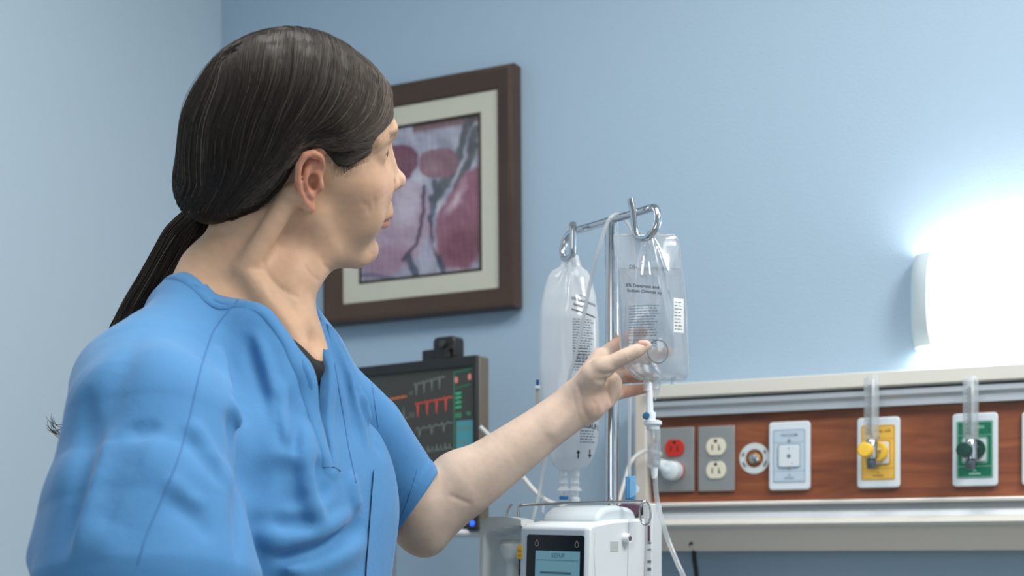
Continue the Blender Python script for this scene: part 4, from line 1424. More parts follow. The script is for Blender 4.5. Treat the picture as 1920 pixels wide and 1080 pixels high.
# ================================================================== the nurse
def Rmat(y, p, r):
    cy, sy, cp, sp, cr_, sr = math.cos(y), math.sin(y), math.cos(p), math.sin(p), math.cos(r), math.sin(r)
    return np.array([[cy, -sy, 0], [sy, cy, 0], [0, 0, 1]]) @ np.array([[cp, 0, sp], [0, 1, 0], [-sp, 0, cp]]) @ np.array([[1, 0, 0], [0, cr_, -sr], [0, sr, cr_]])
HR = Rmat(math.radians(21.3), math.radians(-1.8), math.radians(28))
HO = np.array([-0.2206, 1.47, 1.559])
TR = np.array([[0.912, 0.41, 0], [-0.41, 0.912, 0], [0, 0, 1.0]])      # columns: forward, left, up
TO = np.array([-0.270, 1.47, 0.0])
hl = lambda x, y, z: HR @ np.array([x, y, z], float) + HO
tl = lambda f, l, z: TR @ np.array([f, l, z], float) + TO
h_in = lambda X: (X - HO) @ HR
t_in = lambda X: (X - TO) @ TR

body = Field()
# ---- head
body.frame(HR, HO)
B_ = body
def skull(F_):
    F_.ell((-.008, 0, .042), (.089, .072, .080), k=.01)
    F_.ell((.028, 0, .045), (.065, .060, .060), k=.02)
    F_.ell((.030, 0, -.012), (.060, .060, .070), k=.02)
skull(B_)
B_.both('stroke', [(.006, -.050, -.040), (.028, -.044, -.070), (.066, -.016, -.088)], [.016, .015, .014], k=.022)
B_.ell((.040, 0, -.060), (.044, .040, .036), k=.02)
B_.ell((.066, 0, -.040), (.034, .030, .034), k=.014)
B_.ell((.0765, 0, -.086), (.0175, .018, .0155), k=.012)
B_.both('ell', (.052, -.046, -.006), (.026, .017, .017), k=.02)
B_.both('ell', (.058, -.036, -.038), (.026, .020, .026), k=.02)
B_.both('stroke', [(.0905, -.012, .044), (.083, -.034, .047), (.066, -.050, .040)], [.007, .0075, .006], k=.014)
B_.both('ell', (.101, -.033, .026), (.022, .0140, .0115), k=.012, mode='s')
# eyelids
B_.both('ell', (.0700, -.0315, .0255), (.0142, .0165, .0130), k=.006)
B_.both('stroke', [(.0865, -.0205, .0255), (.0860, -.031, .0262), (.0795, -.044, .0245)], [.0010, .0023, .0010], k=.002, mode='s')
# nose
B_.ell((.077, 0, .004), (.022, .0150, .030), k=.012)
B_.both('stroke', [(.083, -.004, .018), (.088, -.009, -.004)], [.006, .007], k=.012)
B_.both('ell', (.080, -.022, -.012), (.016, .016, .020), k=.015)
B_.stroke([(.081, 0, .036), (.0895, 0, .018), (.1005, 0, .000), (.1065, 0, -.008)], [.0068, .0060, .0068, .0082], k=.010)
B_.ell((.1070, 0, -.0095), (.0088, .0088, .0080), k=.005)
B_.both('ell', (.0960, -.0115, -.0125), (.0095, .0062, .0072), k=.006)
B_.ell((.0970, 0, -.020), (.009, .003, .004), k=.004)
B_.both('ell', (.0995, -.0058, -.0198), (.0060, .0032, .0042), k=.002, mode='s')
B_.both('stroke', [(.098, -.0150, -.008), (.089, -.021, -.022), (.083, -.027, -.042)], [.0015, .0018, .001], k=.006, mode='s')
# lips
B_.ell((.088, 0, -.042), (.017, .019, .017), k=.008)
B_.stroke([(.0860, .024, -.0480), (.0985, .010, -.0440), (.1015, 0, -.0440), (.0985, -.010, -.0440), (.0860, -.024, -.0480)], [.0018, .0038, .0044, .0038, .0018], k=.004)
B_.stroke([(.0860, .022, -.0510), (.0965, .009, -.0555), (.0985, 0, -.0560), (.0965, -.009, -.0555), (.0860, -.022, -.0510)], [.0018, .0045, .0050, .0045, .0018], k=.004)
B_.stroke([(.0870, .025, -.0490), (.1000, .011, -.0495), (.1045, 0, -.0492), (.1000, -.011, -.0495), (.0870, -.025, -.0490)], [.0008, .0012, .0014, .0012, .0008], k=.0025, mode='s')
B_.ell((.0995, 0, -.0680), (.010, .020, .0052), k=.010, mode='s')
# ears
for sg in (-1, 1):
    ey = lambda x, o_, z: (x, sg * (.0655 + o_), z)
    B_.ell(ey(-.005, .0045, .002), (.0135, .0078, .024), k=.005)
    B_.stroke([ey(.0070, .004, .006), ey(.0075, .0085, .017), ey(.0030, .0125, .0265), ey(-.0050, .0145, .0300), ey(-.0135, .0155, .0270), ey(-.0185, .0155, .0170), ey(-.0185, .0140, .004), ey(-.0140, .0120, -.010), ey(-.0075, .0095, -.020), ey(-.002, .0075, -.0265)],
              [.0020, .0027, .0033, .0037, .0038, .0036, .0034, .0032, .0034, .0046], k=.0025)
    B_.ell(ey(-.0025, .0065, -.0235), (.0056, .0036, .0078), k=.004)
    B_.stroke([ey(-.0040, .0095, .0190), ey(-.0095, .0120, .0120), ey(-.0105, .0125, .002), ey(-.0065, .0110, -.0090), ey(-.0010, .0095, -.0145)], [.0020, .0026, .0027, .0026, .0026], k=.002)
    B_.ell(ey(-.0015, .0105, .0010), (.0062, .0080, .0075), k=.002, mode='s')
    B_.stroke([ey(-.0010, .0110, -.004), ey(.0005, .0040, -.004)], [.0042, .0036], k=.002, mode='s')
    B_.stroke([ey(.0020, .0125, .0170), ey(-.0020, .0120, .0100)], [.0034, .0030], k=.002, mode='s')
    B_.stroke([ey(-.0060, .0185, .0240), ey(-.0138, .0195, .0180), ey(-.0148, .0190, .0060)], [.0018, .0020, .0012], k=.002, mode='s')
    B_.ell(ey(.0070, .0075, -.003), (.0034, .0040, .0060), k=.003)
# ---- neck, shoulders
B_.frame(np.eye(3), np.zeros(3))
nb = tl(-.012, 0, 1.40)
B_.stroke([hl(-.030, 0, -.030), hl(-.030, 0, -.075) * .5 + tl(0, 0, 1.455) * .5, tl(-.012, 0, 1.40), tl(-.005, 0, 1.34)], [.052, .052, .058, .075], k=.03)
B_.stroke([hl(.020, 0, -.070), tl(.040, .004, 1.42), tl(.058, 0, 1.365)], [.026, .026, .020], k=.03)
B_.stroke([hl(.045, 0, -.085), hl(.020, 0, -.095), tl(.050, .003, 1.44)], [.014, .016, .012], k=.02)   # under the chin
B_.stroke([hl(-.020, -.062, -.018), tl(.020, -.040, 1.440), tl(.058, -.024, 1.385), tl(.070, -.014, 1.362)], [.010, .0115, .0095, .0070], k=.010)   # neck muscle, near side
B_.stroke([hl(-.020, .062, -.018), tl(.030, .045, 1.43), tl(.070, .016, 1.362)], [.011, .012, .008], k=.014)
B_.ell(tl(.080, 0, 1.368), (.012, .009, .012), k=.016, mode='s')
for sg in (-1, 1):
    top = 1.375 if sg < 0 else 1.385
    dz = -.030 if sg < 0 else 0
    B_.stroke([tl(-.035, sg * .02, 1.44), tl(-.035, sg * .075, 1.400 + dz), tl(-.025, sg * .150, 1.365 + dz * 1.6)], [.035, .032, .034], k=.03)
    B_.stroke([tl(.066, sg * .014, 1.350), tl(.056, sg * .08, 1.352 + dz), tl(-.025, sg * .145, 1.366 + dz * 2)], [.0075, .0075, .008], k=.020)
B_.ell(tl(-.012, .01, 1.27), (.080, .112, .130), k=.05, rot=TR)
B_.ell(tl(-.01, 0, 1.10), (.080, .112, .16), k=.05, rot=TR)
# ---- near arm, hanging, in its sleeve
shR = tl(-.020, -.165, 1.305)
elR = P(225, 1135, 1.24)
wrR = np.array([-.22, 1.10, .905])
B_.stroke([shR, shR * .5 + elR * .5, elR], [.040, .038, .034], k=.02)
B_.stroke([elR, elR * .6 + wrR * .4, wrR], [.038, .035, .024], k=.015)
# ---- far arm, reaching up to the bag
shL = tl(-.035, .152, 1.362)
maL = P(694, 838, 1.70)
elL = P(792, 966, 1.755)
wrL = P(1083, 757, 1.780)
B_.stroke([shL, maL, elL], [.040, .038, .035], k=.03)
ax_ = (wrL - elL) / np.linalg.norm(wrL - elL)
pe = np.array([.60, 0, .80]); pe = np.cross(np.cross(ax_, np.array([0, 1.0, 0])), ax_); pe = np.cross(ax_, np.array([0, 1.0, 0])); pe /= np.linalg.norm(pe)
if pe[2] > 0: pe = -pe                                            # points to the lower edge of the forearm
L_ = np.linalg.norm(wrL - elL)
pt = lambda s_, o_, dy=0: elL + ax_ * L_ * s_ + pe * o_ + np.array([0, dy, 0])
B_.stroke([pt(-.02, -.002), pt(.25, -.004), pt(.5, -.003), pt(.75, -.005), pt(1, -.009)], [.034, .0350, .0300, .0235, .0190], k=.02)
B_.stroke([pt(-.03, .008, .01), pt(.25, .006), pt(.5, .005), pt(.75, .006), pt(1, .009)], [.033, .0320, .0280, .0228, .0190], k=.02)
B_.ell(pt(-.06, .026, .005), (.017, .017, .017), k=.025)
B_.ell(pt(.26, -.018, -.004), (.020, .020, .020), k=.03)
B_.stroke([pt(.80, .012, -.019), pt(1.0, .004, -.018)], [.0035, .004], k=.012)            # wrist tendon
# left hand: thumb before the bag, fingers behind it
def finger(F_, pts, rad, k=.004):
    F_.stroke(pts, rad, k=k)
idx = [P(1126, 672, 1.802), P(1158, 646, 1.834), P(1184, 632, 1.834), P(1205, 622, 1.820)]
mid = [P(1134, 692, 1.812), P(1180, 680, 1.852), P(1218, 670, 1.842), P(1248, 660, 1.822)]
rng_ = [P(1140, 714, 1.804), P(1168, 706, 1.830), P(1196, 706, 1.828), P(1222, 707, 1.816)]
pnk = [P(1138, 742, 1.786), P(1162, 736, 1.806), P(1188, 732, 1.806), P(1208, 729, 1.800)]
wl0 = wrL + np.array([.0, 0, 0])
for f_, r0 in ((idx, .0135), (mid, .013), (rng_, .012), (pnk, .0115)):
    B_.stroke([pt(1.0, -.006 if f_ is idx else .004, .004), f_[0]], [.018, r0], k=.012)
B_.ell((idx[0] + pnk[0] + wrL) / 3 + np.array([.004, .004, -.002]), (.024, .015, .026), k=.014)
B_.stroke([pt(1.0, -.004, -.006), P(1112, 706, 1.755), P(1130, 690, 1.748)], [.017, .0175, .0130], k=.014)
B_.stroke([pt(1.0, .012, -.004), P(1112, 764, 1.772), P(1134, 752, 1.778)], [.014, .0155, .0105], k=.010)
finger(B_, [P(1128, 691, 1.748), P(1150, 679, 1.744), P(1172, 668, 1.742), P(1194, 658, 1.744), P(1211, 648, 1.748)], [.0128, .0100, .0098, .0090, .0068], k=.007)
for f_, rr in ((idx, (.0108, .0096, .0085, .0072)), (mid, (.0108, .0098, .0088, .0076)), (rng_, (.0108, .0094, .0084, .0072)), (pnk, (.0106, .0088, .0076, .0064))):
    finger(B_, f_, rr, k=.0045)
B_.ell(P(1150, 722, 1.778), (.0115, .009, .0155), k=.006)        # folded base of the ring and little fingers
B_.stroke([P(1136, 700, 1.775), P(1138, 728, 1.768), P(1146, 756, 1.772)], [.0016, .0018, .0012], k=.004, mode='s')
B_.stroke([P(1163, 698, 1.806), P(1165, 716, 1.796), P(1165, 740, 1.788)], [.0012, .0014, .001], k=.003, mode='s')
B_.stroke([P(1150, 706, 1.764), P(1133, 712, 1.742), P(1116, 716, 1.737)], [.0010, .0013, .0008], k=.004, mode='s')  # thumb web crease
B_.stroke([P(1146, 696, 1.742), P(1128, 704, 1.733), P(1112, 706, 1.733)], [.0008, .0010, .0006], k=.004, mode='s')
# right hand, relaxed by the thigh
hd = np.array([.35, -.1, -.93]); hd /= np.linalg.norm(hd)
sdv = np.array([.15, -.98, .12])
pc = wrR + hd * .05
for i, (o_, L1) in enumerate(((.028, .078), (.010, .088), (-.009, .082), (-.026, .064))):
    b0 = wrR + hd * .085 + sdv * o_
    B_.stroke([wrR + sdv * o_ * .4, b0], [.018, .012], k=.012)
    cu = np.array([-.25, .05, -.1])
    B_.stroke([b0, b0 + hd * L1 * .45, b0 + (hd + cu * .5) / np.linalg.norm(hd + cu * .5) * L1 * .78, b0 + (hd + cu) / np.linalg.norm(hd + cu) * L1], [.0095, .0088, .008, .0068], k=.005)
B_.stroke([wrR + sdv * .014, wrR + hd * .035 + sdv * .034, wrR + hd * .065 + sdv * .048, wrR + hd * .09 + sdv * .05], [.016, .013, .0095, .0075], k=.010)

# ---- scrub top
top = Field()
tp_ = top
tp_.frame(TR, TO)
tp_.ell((-.012, .01, 1.265), (.112, .160, .140), k=.05)
tp_.ell((.045, .070, 1.215), (.075, .075, .085), k=.05)
tp_.ell((.045, -.070, 1.215), (.075, .075, .085), k=.05)
tp_.ell((.008, 0, 1.10), (.126, .165, .22), k=.05)
tp_.ell((.0, 0, .92), (.128, .175, .20), k=.06)
tp_.stroke([(-.030, -.052, 1.402), (-.025, -.102, 1.354), (-.018, -.148, 1.305)], [.036, .044, .048], k=.03)
tp_.stroke([(-.030, .052, 1.444), (-.034, .105, 1.424), (-.036, .148, 1.384)], [.034, .040, .046], k=.035)
tp_.stroke([(-.050, 0, 1.408), (-.050, -.05, 1.394)], [.038, .034], k=.03)
tp_.stroke([(.040, -.050, 1.375), (.062, -.035, 1.325)], [.032, .04], k=.03)
tp_.stroke([(.040, .050, 1.375), (.062, .035, 1.325)], [.032, .04], k=.03)
tp_.frame(np.eye(3), np.zeros(3))
# near sleeve
tp_.stroke([tl(-.018, -.148, 1.306), P(286, 790, 1.290)], [.048, .066], k=.07)
tp_.stroke([P(286, 800, 1.288), P(275, 960, 1.262), P(276, 1085, 1.25)], [.067, .087, .099], k=.02)
tp_.stroke([tl(-.035, -.155, 1.310), P(206, 770, 1.29), P(152, 920, 1.27), P(112, 1040, 1.25), P(104, 1090, 1.25)], [.042, .030, .026, .024, .023], k=.025)
# far sleeve
hemC = P(777, 950, 1.752)
hn = np.array([.80, .10, -.55]); hn /= np.linalg.norm(hn)
tp_.stroke([shL, P(676, 815, 1.695), hemC, hemC + hn * .05], [.048, .055, .048, .048], k=.035)
base_ev = tp_.ev

# folds traced where they lie on the cloth: (photo path, width, depth) - negative sinks, positive rises
folds = [
 ([(272, 612), (236, 668), (208, 735), (184, 810), (167, 877), (150, 960)], .016, -.009),
 ([(162, 712), (160, 793), (160, 852), (150, 920), (136, 985), (126, 1060)], .008, -.018),
 ([(196, 740), (182, 830), (168, 920), (152, 1000), (142, 1070)], .012, .008),
 ([(237, 790), (252, 803), (267, 810), (284, 803), (300, 787)], .007, -.006),
 ([(292, 815), (250, 885), (208, 965), (186, 1040)], .014, -.007),
 ([(312, 790), (270, 860), (233, 925), (196, 1000), (180, 1060)], .013, .007),
 ([(335, 795), (366, 840), (398, 878), (440, 935)], .009, -.004),
 ([(350, 780), (384, 828), (420, 880)], .009, .003),
 ([(300, 918), (340, 950), (378, 980), (400, 1030)], .010, -.004),
 ([(300, 890), (345, 925), (390, 960)], .010, .003),
 ([(416, 628), (440, 690), (453, 745), (462, 810), (461, 877), (455, 935), (450, 1000), (444, 1080)], .008, -.018),
 ([(404, 640), (424, 700), (436, 760)], .009, .005),
 ([(466, 690), (476, 760), (482, 840), (488, 900), (500, 960)], .014, -.012),
 ([(424, 735), (450, 788), (464, 850), (462, 912)], .0055, .008),
 ([(427, 765), (440, 830), (448, 900)], .006, -.012),
 ([(471, 605), (500, 690), (520, 770), (530, 850)], .0065, .008),
 ([(462, 620), (486, 700), (505, 790)], .008, -.006),
 ([(529, 705), (536, 780), (538, 840)], .0055, .006),
 ([(512, 715), (520, 780), (528, 850)], .005, -.006),
 ([(545, 720), (552, 800), (556, 870)], .007, -.005),
 ([(574, 780), (575, 850), (580, 920), (593, 965), (610, 990)], .009, .010),
 ([(540, 850), (548, 910), (560, 965)], .015, -.010),
 ([(596, 850), (604, 900), (618, 945)], .012, -.006),
 ([(470, 985), (512, 1012), (566, 1010), (625, 986), (670, 956)], .009, .012),
 ([(500, 975), (556, 982), (600, 975)], .009, -.007),
 ([(500, 1042), (566, 1036), (630, 1012), (690, 975)], .010, -.012),
 ([(480, 1065), (566, 1066), (640, 1040), (700, 1005)], .012, .008),
 ([(660, 880), (664, 930), (676, 960)], .008, .006),
 ([(592, 575), (614, 620), (642, 690), (662, 770), (676, 850)], .0045, -.006),
 ([(602, 578), (626, 625), (655, 700), (676, 780), (690, 850)], .0045, .006),
 ([(616, 585), (640, 640), (666, 720), (686, 800)], .0045, -.007),
 ([(628, 590), (652, 650), (678, 730), (696, 800)], .005, .006),
 ([(690, 740), (702, 800), (716, 860)], .006, -.009),
 ([(560, 640), (580, 700), (600, 770), (612, 840)], .007, .004),
 ([(540, 640), (562, 700), (582, 770)], .007, -.004),
]
FOLDS = []
for pts, w_, a_ in folds:
    q = [top.march(x, y) for x, y in pts]
    q = [p for p in q if p is not None]
    if len(q) > 1:
        q = np.array(smooth_path(q, 3))
        c = (q.min(0) + q.max(0)) / 2
        FOLDS.append((q, w_, a_ * (1.4 if abs(a_) < .0125 else 1.15), c, np.linalg.norm(q - c, axis=1).max() + w_ * 3))
def fold_mod(X, d):
    d = d.copy()
    cx = X.mean(0)
    ext = np.linalg.norm(X - cx, axis=1).max() if len(X) > 1 else 0
    for q, w_, a_, c, R_ in FOLDS:
        if np.linalg.norm(c - cx) > R_ + ext + w_ * 3:
            continue
        best = np.full(len(X), 9.0)
        tt_ = np.zeros(len(X))
        n = len(q) - 1
        for i in range(n):
            ab = q[i + 1] - q[i]
            t = np.clip((X - q[i]) @ ab / (ab @ ab), 0, 1)
            e = np.linalg.norm(X - q[i] - t[:, None] * ab, axis=1)
            m = e < best
            best = np.where(m, e, best)
            tt_ = np.where(m, (i + t) / n, tt_)
        fade = np.clip(np.minimum(tt_, 1 - tt_) * 3.2, 0, 1)
        fade = fade * fade * (3 - 2 * fade)
        d = d - a_ * fade * np.exp(-(best / w_) ** (2.0 if a_ > 0 else 1.35))
    return d

B_.frame(np.eye(3), np.zeros(3))
for q, w_, a_, c, R_ in FOLDS:
    if a_ < -.010:
        B_.stroke(list(q[::3]) + [q[-1]], -a_ + .007, k=.01, mode='s')
# fine creases of the skin, traced where they lie
CRE = []
for pts, w_, a_ in (([(494, 490), (501, 512), (525, 540), (557, 557)], .0022, .0014), ([(571, 498), (584, 516), (598, 526)], .002, .0014), ([(603, 483), (608, 498), (622, 508)], .002, .0010),
                    ([(505, 545), (530, 570), (552, 580)], .003, .0008), ([(846, 930), (880, 944), (930, 945), (972, 925)], .0024, .0013), ([(880, 952), (925, 953), (962, 938)], .0018, .0006),
                    ([(1082, 722), (1090, 742), (1093, 765), (1104, 788)], .0020, .0013), ([(1074, 735), (1078, 760), (1086, 785)], .0016, .0006),
                    ([(1165, 655), (1170, 668), (1176, 680)], .0012, .0008), ([(1172, 653), (1177, 665), (1182, 676)], .0012, .0007), ([(1121, 697), (1136, 703), (1150, 700)], .0018, .0013), ([(1124, 704), (1136, 709), (1146, 707)], .0014, .0009),
                    ([(1118, 712), (1128, 718), (1138, 716)], .0014, .0007), ([(1112, 752), (1120, 762), (1118, 775)], .0022, .0012),
                    ([(738, 366), (730, 376), (722, 396)], .0020, .0008), ([(690, 470), (700, 478), (712, 470)], .002, .0006), ([(680, 380), (690, 388), (694, 400)], .0022, .0007), ([(700, 372), (704, 382), (702, 394)], .0022, .0006)):
    q = [body.march(x, y) for x, y in pts]
    q = [p for p in q if p is not None]
    if len(q) > 1:
        q = np.array(smooth_path(q, 2)); c = q.mean(0)
        CRE.append((q, w_, a_, c, np.linalg.norm(q - c, axis=1).max() + w_ * 3))
def crease_mod(X, d):
    cx = X.mean(0); ext = np.linalg.norm(X - cx, axis=1).max() if len(X) > 1 else 0
    d = d.copy()
    for q, w_, a_, c, R_ in CRE:
        if np.linalg.norm(c - cx) > R_ + ext: continue
        best = np.full(len(X), 9.0)
        for a, b in zip(q[:-1], q[1:]):
            ab = b - a
            t = np.clip((X - a) @ ab / (ab @ ab + 1e-12), 0, 1)
            best = np.minimum(best, np.linalg.norm(X - a - t[:, None] * ab, axis=1))
        d += a_ * np.exp(-(best / w_) ** 2)
    return d
body.mods.append(crease_mod)
V, F = polygonise(body, (-.50, 1.00, .70), (.21, 1.90, 1.73), .0019, relax=1)
# skin tone with its own redness at ear, nose, lips, knuckles and palm
def ball_w(X, c, r):
    return np.clip(1 - np.linalg.norm(X - c, axis=1) / r, 0, 1)
H = h_in(V)
base = np.array(lin(212, 172, 142)[:3])
colr = np.tile(base, (len(V), 1))
def tint(c, m):
    global colr
    m = np.clip(m, 0, 1)[:, None]
    colr = colr * (1 - m) + np.array(lin(*c)[:3]) * m
arm_m = np.clip((V[:, 0] + .15) / .05, 0, 1) * np.clip((1.48 - V[:, 2]) / .02, 0, 1) * (V[:, 1] > 1.62)
tint((200, 180, 165), arm_m * .85)  # arm greyer than the face: the bluish light on it is mixed into its colour
ear_m = np.clip((np.abs(H[:, 1]) - .068) / .004, 0, 1) * np.clip((.017 - np.abs(H[:, 0] + .006)) / .003, 0, 1) * (H[:, 2] > -.030 - (H[:, 0] + .006) * .0) * (H[:, 2] > -.030 - H[:, 0] * 1.2) * np.clip((.036 - np.abs(H[:, 2] - .003)) / .004, 0, 1) * (np.abs(H[:, 1]) < .09)
tint((212, 142, 116), ear_m * .8)
tint((150, 84, 66), ear_m * ball_w(H * [1, 0, 1], np.array([-.003, 0, 0]), .009) * .9)
tint((222, 186, 164), ball_w(H, np.array([.115, 0, -.006]), .03) * .8)
tint((206, 152, 130), ball_w(H * [1, 1, 1], np.array([.10, -.012, -.018]), .012))
tint((212, 158, 136), ball_w(H * [1, .8, 1], np.array([.07, -.04, -.01]), .045) * .35)
lipm = np.clip(1 - np.abs(H[:, 2] + .0495) / .0085, 0, 1) * (H[:, 0] > .085) * (np.abs(H[:, 1]) < .026)
tint((178, 112, 98), np.clip(lipm * 1.6, 0, 1) * .8)
brow = np.clip(1 - np.abs(H[:, 2] - (.0475 - 6 * (np.abs(H[:, 1]) - .03) ** 2)) / .0045, 0, 1) * (np.abs(H[:, 1]) > .012) * (np.abs(H[:, 1]) < .048) * (H[:, 0] > .05)
tint((104, 84, 70), np.clip(brow * 1.5, 0, 1) * .75)
lash = np.clip(1 - np.abs(H[:, 2] - .0262) / .0016, 0, 1) * (np.abs(H[:, 1]) > .018) * (np.abs(H[:, 1]) < .046) * (H[:, 0] > .07)
tint((70, 50, 42), lash * .8)
tint((190, 140, 128), ball_w(H * [1, 1, 1.6], np.array([.08, -.031, .040]), .022) * .3)
for f_ in (idx, mid, rng_, pnk):
    for q in f_[1:]:
        tint((216, 142, 118), ball_w(V, q, .02) * .6)
tint((218, 160, 140), ball_w(V, P(1112, 755, 1.77), .03) * .5)
tint((222, 172, 150), ball_w(V, P(1160, 640, 1.82), .03) * .6)
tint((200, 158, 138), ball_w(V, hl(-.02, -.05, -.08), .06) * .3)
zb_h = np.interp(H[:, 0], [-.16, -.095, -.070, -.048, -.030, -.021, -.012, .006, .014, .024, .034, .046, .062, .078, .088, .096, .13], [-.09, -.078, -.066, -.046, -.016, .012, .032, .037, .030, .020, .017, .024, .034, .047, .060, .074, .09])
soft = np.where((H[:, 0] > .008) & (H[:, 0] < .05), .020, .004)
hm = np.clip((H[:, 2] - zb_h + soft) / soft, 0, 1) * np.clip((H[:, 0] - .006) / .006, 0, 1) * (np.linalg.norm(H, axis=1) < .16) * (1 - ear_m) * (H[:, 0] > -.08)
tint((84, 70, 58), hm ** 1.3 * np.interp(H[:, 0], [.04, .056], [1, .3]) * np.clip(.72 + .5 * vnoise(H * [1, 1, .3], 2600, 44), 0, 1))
nz_ = vnoise(V, 70, 2) * .05 + vnoise(V, 350, 6) * .035 + vnoise(V, 160, 16) * .03
colr = np.clip(colr * (1 + nz_)[:, None], 0, 1)
skin = mat('skin', (1, 1, 1, 1), rough=.52, attr='col', sss=.18, bump=.00022, bscale=900, spec=.35)
nurse = thing('person', 'woman in blue scrubs with a long brown ponytail reaching for the clear fluid bag', 'person', (TO[0], TO[1], 0))
def np_child(name, V, F, m, par, col=None, base=None):
    b = np.array([TO[0], TO[1], 0]) if base is None else base
    return np_mesh(name, V - b, F, m, par, col=col)
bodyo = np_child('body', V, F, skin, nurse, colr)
TB = np.array([TO[0], TO[1], 0])
def world_child(mb, name, m, par=None, **k):
    mb.v = [(a - TB[0], b - TB[1], c) for a, b, c in mb.v]
    return mb.build(name, m, par or nurse, **k)
eye_w = mat('eye_white', lin(150, 138, 128), rough=.1)
iris = mat('iris', lin(62, 58, 52), rough=.1)
for sg in (-1, 1):
    c = hl(.0712, sg * .0315, .0255)
    e = world_child(MB().ball(c, .0128, n=16), 'eye', eye_w)
    f0 = HR @ np.array([1, sg * .06, -.02])
    m = MB()
    q0, q1 = c + f0 * .0108, c + f0 * .0131
    m.tube([q0, q0 * .4 + q1 * .6, q1], [.0060, .0054, .0022], n=20)
    world_child(m, 'iris', iris, e)
# thumb nail
tn = P(1206, 648, 1.739)
world_child(MB().ball(P(1205, 644, 1.7405), .0055, n=8, sc=(1.15, .35, .8)), 'thumbnail', mat('nail', lin(214, 168, 152), rough=.3))

# ---- hair
tie = hl(-.118, .004, -.052)
tieP = P(388, 402, 1.515)
tie = tieP
sk = Field()
sk.frame(HR, HO)
skull(sk)
sk.ell((-.048, 0, .005), (.050, .058, .058), k=.03)
sk.frame(np.eye(3), np.zeros(3))
sk.stroke([hl(-.060, 0, .01), hl(-.080, 0, -.030), tie], [.046, .034, .010], k=.03)
HB = np.array([(-.16, -.09), (-.095, -.078), (-.070, -.066), (-.048, -.046), (-.030, -.016), (-.021, .012), (-.012, .032), (.006, .037), (.014, .030), (.024, .020), (.034, .017), (.046, .024), (.062, .034), (.078, .047), (.088, .060), (.096, .074), (.13, .09)])
def hair_off(X):
    H = h_in(X)
    zb = np.interp(H[:, 0], HB[:, 0], HB[:, 1])
    far = np.clip((H[:, 1] + .004) / .03, 0, 1)
    zb = zb + .014 * far * (H[:, 0] > .04)
    s_ = np.clip((H[:, 2] - zb) / .030, -1, 1)
    t = np.where(s_ > 0, .0006 + (.0105 - .004 * np.clip((H[:, 0] - .02) / .05, 0, 1)) * (s_ * s_ * (3 - 2 * s_)), .0006 + s_ * .02)
    near_tie = np.clip(1 - np.linalg.norm(X - tie, axis=1) / .075, 0, 1)
    return t * (1 - near_tie) + near_tie * .001
def strand_relief(X):
    H = h_in(X)
    a = np.arctan2(H[:, 1], H[:, 2] - .0) 
    return np.sin(H[:, 0] * 420 + 3 * np.sin(a * 3) + H[:, 2] * 90) * .0002 + np.sin(H[:, 0] * 190 + 5 * np.sin(a * 2)) * .0003
hairf = Field()
hairf.custom(lambda X: sk.ev(X) - hair_off(X) - 0 * X[:, 0], hl(-.02, 0, .02), .25)
hairf.mods.append(lambda X, d: d - strand_relief(X))
hairf.custom(lambda X: sk.ev(X) * 0 + .4, hl(0, 0, 0), .0)
V, F = polygonise(hairf, HO + np.array([-.26, -.16, -.18]), HO + np.array([.16, .16, .20]), .0022)
H = h_in(V)
hcol = np.tile(np.array(lin(40, 35, 31)[:3]), (len(V), 1))
hair_m = mat('hair', (1, 1, 1, 1), rough=.5, attr='col', spec=.35)
hair_o = np_child('hair', V, F, hair_m, nurse, hcol)
def hairsnap(X, lift, it=2):
    sh = X.shape
    Q = X.reshape(-1, 3)
    for _ in range(it):
        e = .002
        f = lambda Y: sk.ev(Y) - hair_off(Y)
        d = f(Q)
        g = np.stack([f(Q + np.eye(3)[i] * e) - d for i in range(3)], 1)
        g /= np.linalg.norm(g, axis=1)[:, None] + 1e-9
        Q = Q - g * (d - np.broadcast_to(lift, sh[:2]).ravel())[:, None]
    return Q.reshape(sh)
def strands(paths, rad, cols):
    """three-sided tapering tubes along paths (N, K, 3)"""
    N_, K = paths.shape[:2]
    T = np.gradient(paths, axis=1)
    T /= np.linalg.norm(T, axis=2, keepdims=True) + 1e-9
    r = np.random.default_rng(3).normal(size=(N_, 1, 3))
    U = np.cross(T, np.broadcast_to(r, T.shape)); U /= np.linalg.norm(U, axis=2, keepdims=True) + 1e-9
    W_ = np.cross(T, U)
    tp = np.clip(np.minimum(np.linspace(0, 1, K) * 8, (1 - np.linspace(0, 1, K)) * 5) + .15, 0, 1)
    rr = np.asarray(rad).reshape(-1, 1) * tp[None]
    V = np.stack([paths + rr[..., None] * (U * math.cos(a) + W_ * math.sin(a)) for a in (0, 2.094, 4.189)], 2)   # N K 3 3
    i = np.arange(N_)[:, None, None] * K * 3 + np.arange(K - 1)[None, :, None] * 3
    k = np.arange(3)[None, None]
    F = np.stack([i + k, i + (k + 1) % 3, i + 3 + (k + 1) % 3, i + 3 + k], -1).reshape(-1, 4)
    C_ = np.repeat(cols, K * 3, axis=0)
    return V.reshape(-1, 3), F, C_
g = np.random.default_rng(21)
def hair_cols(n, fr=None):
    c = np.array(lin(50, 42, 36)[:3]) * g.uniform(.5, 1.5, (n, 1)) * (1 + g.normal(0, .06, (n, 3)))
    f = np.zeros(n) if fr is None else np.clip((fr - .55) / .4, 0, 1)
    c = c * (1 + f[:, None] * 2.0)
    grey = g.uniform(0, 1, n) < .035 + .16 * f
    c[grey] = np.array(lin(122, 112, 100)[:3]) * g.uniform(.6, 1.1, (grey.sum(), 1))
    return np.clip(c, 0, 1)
K = 22
tl_ = (HR.T @ (tie - HO))
